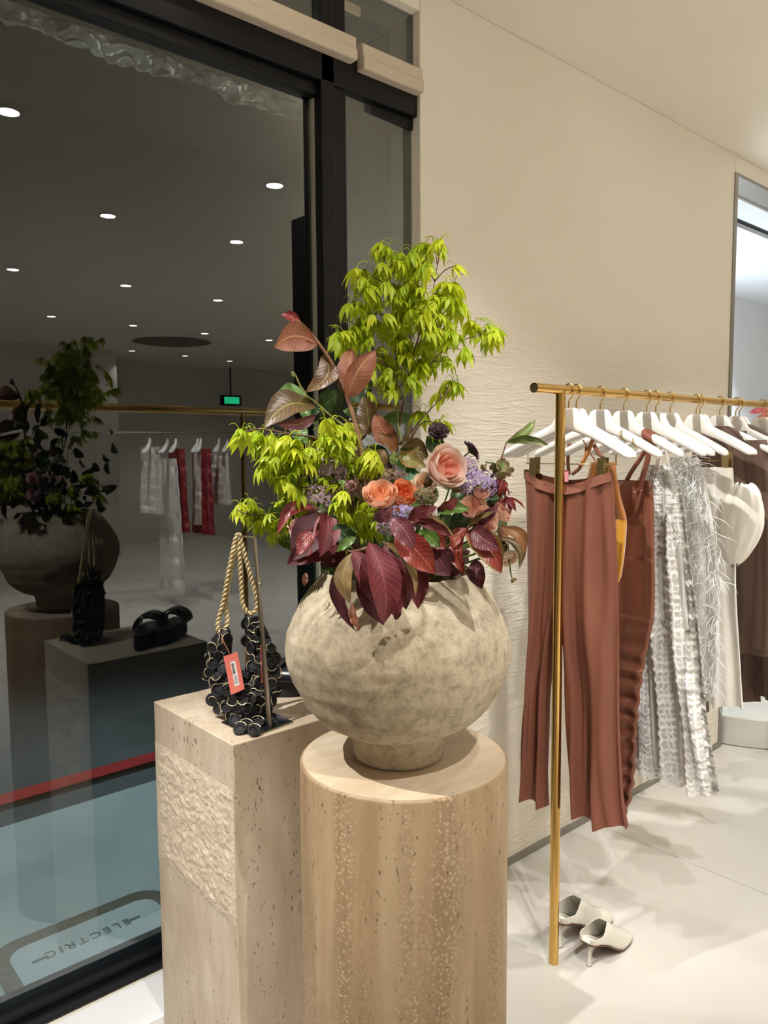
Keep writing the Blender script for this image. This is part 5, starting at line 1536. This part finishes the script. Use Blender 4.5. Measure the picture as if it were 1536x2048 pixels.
cloth('leg', px_rows([(1000, 1418, 1500), (1150, 1416, 1508), (1290, 1414, 1514), (1405, 1412, 1520)], X11), X11, M['taupe2'], bt, 2, (.006, .014), .022, .2, 30, 40, seed=15)
cloth('leg', px_rows([(1000, 1498, 1590), (1150, 1504, 1596), (1290, 1508, 1600), (1410, 1512, 1604)], X11), X11, M['taupe2'], bt, 2, (.006, .014), .022, 1.2, 30, 40, seed=16)
bt2 = empty('trousers', (X13, RY, .9), 'brown trouser leg glimpsed between the checked dress hem and the blouse', 'trousers')
cloth('leg', px_rows([(1150, 1402, 1416), (1300, 1402, 1417), (1424, 1402, 1418)], X13), X13, M['taupe2'], bt2, 1, (.004, .008), .012, .2, 12, 20, seed=17)
cloth('leg', px_rows([(900, 1480, 1600), (1150, 1480, 1600), (1300, 1480, 1600), (1400, 1480, 1600)], X13), X13, M['taupe2'], bt2, 2, (.006, .012), .02, .2, 30, 30, seed=18)

# ================================================================== MULES ON THE FLOOR
M['mule'] = plain('cream_smooth_leather', srgb(216, 211, 198), .38)
M['mulein'] = plain('ivory_lining_leather', srgb(222, 218, 206), .5)
M['soleedge'] = plain('brown_sole_edge', srgb(96, 58, 46), .5)
def mule(heel, toe, label, flip=1):
    heel, toe = Vector(heel), Vector(toe); d = toe - heel; d.z = 0
    L = d.length; ang = atan2(d.y, d.x)
    e = empty('heeled_mule', heel, label, 'shoe', 'cream heeled mules under the rail')
    Rm = Matrix.Translation(heel) @ Matrix.Rotation(ang, 4, 'Z') @ Matrix.Diagonal((L/.205, L/.205, L/.205, 1))
    def lerpt(tab, t):
        for (a, b) in zip(tab, tab[1:]):
            if t <= b[0]:
                k = (t - a[0]) / (b[0] - a[0]); k = k*k*(3-2*k) if False else k
                return a[1] + (b[1] - a[1]) * k
        return tab[-1][1]
    hs = lambda t: lerpt([(0, .078), (.12, .075), (.3, .055), (.5, .024), (.64, .008), (.8, .005), (1, .006)], t)
    wd = lambda t: lerpt([(0, .014), (.02, .022), (.06, .029), (.15, .033), (.35, .034), (.55, .041), (.7, .044), (.85, .042), (.96, .036), (1, .029)], t)
    ha = lambda t: lerpt([(0, .030), (.3, .056), (.45, .074), (.55, .070), (.75, .046), (.92, .026), (1, .014)], t)
    pm_ = lambda t: lerpt([(0, .30), (.1, .26), (.22, .34), (.34, .62), (.44, .86), (.52, 1.0), (1, 1.0)], t)
    XL = lambda t: -.018 + .222 * t
    def put(mb, name, mat, **k):
        mb.v = [tuple(Rm @ Vector(p)) for p in mb.v]; return mb.build(name, mat, e, **k)
    m = MB(); m.grid(40, 8, lambda u, v: (XL(u), wd(u) * (v*2-1) * 1.02, hs(u) - .0005)); o = put(m, 'outsole', M['soleedge']); s_ = o.modifiers.new('s', 'SOLIDIFY'); s_.thickness = .0045; s_.offset = -1 if True else 1
    m = MB(); m.grid(40, 8, lambda u, v: (XL(u), wd(u) * (v*2-1) * .97, hs(u) + .004)); o = put(m, 'insole', M['mulein'])
    s_ = o.modifiers.new('s', 'SOLIDIFY'); s_.thickness = .003
    for sg in (-1, 1):
        m = MB()
        def up(u, v, sg=sg):
            f_ = v * pm_(u) * pi/2
            return (XL(u) - .012 * sin(f_) * max(0, 1 - u) * .6, sg * wd(u) * cos(f_) ** .7, hs(u) + .001 + ha(u) * sin(f_) ** .9)
        m.grid(44, 12, up, flip=(sg > 0)); o = put(m, 'upper', M['mule']); s_ = o.modifiers.new('s', 'SOLIDIFY'); s_.thickness = .0016; s_.offset = 0
    m = MB(); n_ = 10
    m.tube([(.0, 0, 0), (.0, 0, .004), (.001, 0, .022), (.004, 0, .048), (.008, 0, .064), (.012, 0, .076)], [.0075, .0072, .0048, .0052, .0095, .018], 14)
    put(m, 'heel', M['mule'])
    m = MB(); m.tube([(0, 0, 0), (0, 0, .002)], .0077, 12); put(m, 'heel_tip', M['soleedge'])
    return e
mule(onZ(1178, 1931, 0), onZ(1246, 1868, 0), 'cream leather heeled mule lying nearer the viewer on the floor')
mule(onZ(1119, 1893, 0), onZ(1207, 1830, 0), 'cream leather heeled mule partly behind the brass upright')

# ================================================================== BEYOND THE DOORWAY
M['marble'] = floor_mat('grey_white_marble', srgb(176, 172, 164), srgb(222, 220, 214), .3)
pl = empty('round_plinth', (4.66, 2.02, 0), 'low round grey-white marble plinth beyond the doorway', 'plinth')
MB().lathe([(.68, .004), (.68, .152), (.674, .158), (.0005, .158)], (4.66, 2.02, 0), 72).build('marble_drum', M['marble'], pl, auto=40)
MB().lathe([(.672, 0), (.672, .006)], (4.66, 2.02, 0), 72).build('recessed_base', M['blackmatte'], pl)  # black ring, set in slightly under the drum
fl_ = empty('pink_bloom', (4.6, 1.95, .158), 'pink tropical blooms beyond the hangers at the right picture edge', 'flower')
M['pinkp'] = plain('pink_petal', srgb(232, 120, 130), .5, var=.2)
M['yelp'] = plain('yellow_petal', srgb(226, 204, 120), .5)
fm = MB(); fm.lathe([(.12, 0), (.14, .1), (.09, .7), (.11, .75)], (4.6, 1.95, .158), 32); fm.build('tall_vase', M['marble'], fl_)
def bigpetal(a, b, w, mat):
    a, b = Vector(a), Vector(b); ax = (b - a); L = ax.length; ax.normalize(); n = -FW; sd = ax.cross(n).normalized()
    m = MB(); m.grid(10, 4, lambda u, v: a + ax*L*u + sd * (w * sin(pi*u)**.8 * (v-.5)) + n * (.1*L*sin(pi*u) + abs(v-.5)*w*.4))
    o = m.build('petal', mat, fl_); s_ = o.modifiers.new('s', 'SOLIDIFY'); s_.thickness = .002
pd = 4.4
for (x0, y0, x1, y1, w, k) in ((1536, 815, 1497, 826, .04, 'pinkp'), (1540, 825, 1500, 820, .03, 'pinkp'), (1545, 836, 1508, 838, .05, 'pinkp'), (1560, 842, 1520, 834, .05, 'pinkp'), (1565, 822, 1530, 830, .05, 'yelp'), (1570, 810, 1534, 822, .05, 'yelp')):
    bigpetal(at(x0, y0, pd), at(x1, y1, pd), w, M[k])
stm = MB(); stm.tube(bez([(4.6, 1.95, .8), at(1560, 900, pd), at(1540, 826, pd)], 6), .006, 8); stm.build('stem', M['stemgreen'], fl_)

# ================================================================== THE SHOP BEHIND THE CAMERA (seen reflected in the window)
def mir(x, y, z):
    p = onZ(x, y, z); return Vector((p.x, 2*GY - p.y, p.z))
gz_ = 1.85
ga, gb_ = mir(5, 807, gz_), mir(530, 826, gz_)
gy_ = (ga.y + gb_.y) / 2
gr = empty('garment_rack', (gb_.x - .25, gy_, 0), 'thick brass rail seen reflected across the dark window', 'clothes rack')
MB().tube([(.35, gy_, gz_), (gb_.x, gy_, gz_)], .024, 24).build('rail', M['brass'], gr, auto=40)
MB().tube([(gb_.x - .25, gy_, 0), (gb_.x - .25, gy_, gz_)], .016, 20).build('upright', M['brass'], gr, auto=40)
MB().tube([(.45, gy_, 0), (.45, gy_, gz_)], .016, 20).build('upright', M['brass'], gr, auto=40)
sz_ = 1.76; sy_ = mir(300, 866, sz_).y
sx0, sx1 = mir(0, 858, sz_).x, mir(505, 872, sz_).x
sr = empty('garment_rack', (sx1, sy_, 0), 'thin silver rail with white hangers seen reflected in the window', 'clothes rack')
MB().tube([(sx0 - .3, sy_, sz_), (sx1 + .1, sy_, sz_)], .013, 16).build('rail', M['chrome'], sr, auto=40)
for X_ in (sx0 - .2, sx1): MB().tube([(X_, sy_, 0), (X_, sy_, sz_)], .013, 16).build('upright', M['chrome'], sr, auto=40)
def back_piece(px, kind, label, hl, dz=0):
    X_ = onY(px, 866, 2*GY - sy_).x
    base = Vector((X_, sy_, sz_ - DROP))
    e = empty('clothes_hanger', base, hl, 'hanger', 'hangers on the reflected silver rail')
    Rm = Matrix.Translation(base) @ Matrix.Rotation(radians(35), 4, 'Z')
    inst('body', hb_me, Rm, e); inst('hook', hk_me, Rm, e)
    if kind is None: return
    mat, z0, z1, w0, w1 = kind
    g = empty('hanging_garment', (X_, sy_, z1), label, 'clothing')
    o = cloth('fabric', [(z0, sy_ - w0, sy_ + w0), ((z0+z1)/2, sy_ - (w0+w1)/2, sy_ + (w0+w1)/2), (z1, sy_ - w1, sy_ + w1)], X_, M[mat], g, 3, (.006, .02), .03, px, 30, 30, seed=px)
back_piece(300, ('ivory', 1.62, .95, .2, .22), 'sheer white blouse on the reflected silver rail', 'reflected white hanger over the sheer blouse')
back_piece(335, ('ivory', 1.50, .12, .17, .26), 'white wide-leg trousers reflected in the window', 'reflected white hanger over the white trousers')
back_piece(352, ('redcloth', 1.60, .75, .18, .24), 'red dress reflected behind the white trousers', 'reflected white hanger over the red dress')
back_piece(395, ('satin', 1.60, .8, .06, .06), 'narrow ivory ribbon top reflected in the window', 'reflected white hanger over the narrow ivory top')
back_piece(402, ('redcloth', 1.60, .7, .2, .25), 'second red dress reflected behind the ivory top', 'reflected white hanger over the second red dress')
back_piece(438, ('satin', 1.55, 1.0, .19, .2), 'silver grey cowl top reflected near the dark mullion', 'reflected white hanger over the grey cowl top')
back_piece(455, None, '', 'empty white hanger beside the reflected cowl top')
# tall black panel standing in the shop
bx_ = 2.6; bt_ = onX(583, 441, bx_); bt2_ = onX(632, 415, bx_)
pb1, pb2 = 2*GY - bt_.y, 2*GY - bt2_.y
ztop = min(bt_.z, CEIL - .06)
pn = empty('display_panel', (bx_, (pb1+pb2)/2, 0), 'tall narrow black panel reflected beside the window mullion', 'panel')
MB().box((bx_, min(pb1, pb2), .02), (bx_ + .03, max(pb1, pb2), ztop)).build('board', M['blackmatte'], pn, False)
MB().box((bx_ - .05, min(pb1, pb2), 0), (bx_ + .08, max(pb1, pb2), .02)).build('foot', M['blackmatte'], pn, False)
print('PANEL', pb1, pb2, bt_.z, bt2_.z, 'rack', gy_, gb_.x, 'silver', sy_, sx0, sx1)
# exit sign
ep = mir(462, 801, 2.45)
ex = empty('exit_sign', (ep.x, ep.y, 2.4), 'small glowing green exit sign reflected far back in the window', 'sign')
MB().box((ep.x - .2, ep.y - .03, 2.36), (ep.x + .2, ep.y + .03, 2.54)).build('housing', M['blackmatte'], ex, False)
MB().box((ep.x - .15, ep.y + .03, 2.39), (ep.x + .15, ep.y + .034, 2.51)).build('lit_face', M['exit'], ex, False)
MB().box((ep.x - .01, ep.y - .01, 2.54), (ep.x + .01, ep.y + .01, CEIL)).build('rod', M['blackmatte'], ex, False)
dk = mir(345, 684, CEIL)
struct(MB().lathe([(.0005, -.004), (.5, -.004), (.52, 0)], (dk.x, dk.y, CEIL), 48).build('trim_3', plain('brown_ceiling_roundel', srgb(110, 88, 74), .6), smooth=False))
for o in bpy.data.objects:
    if o.type == 'EMPTY' and 'kind' not in o and 'label' not in o and o.parent is None: print('UNLABELLED', o.name)
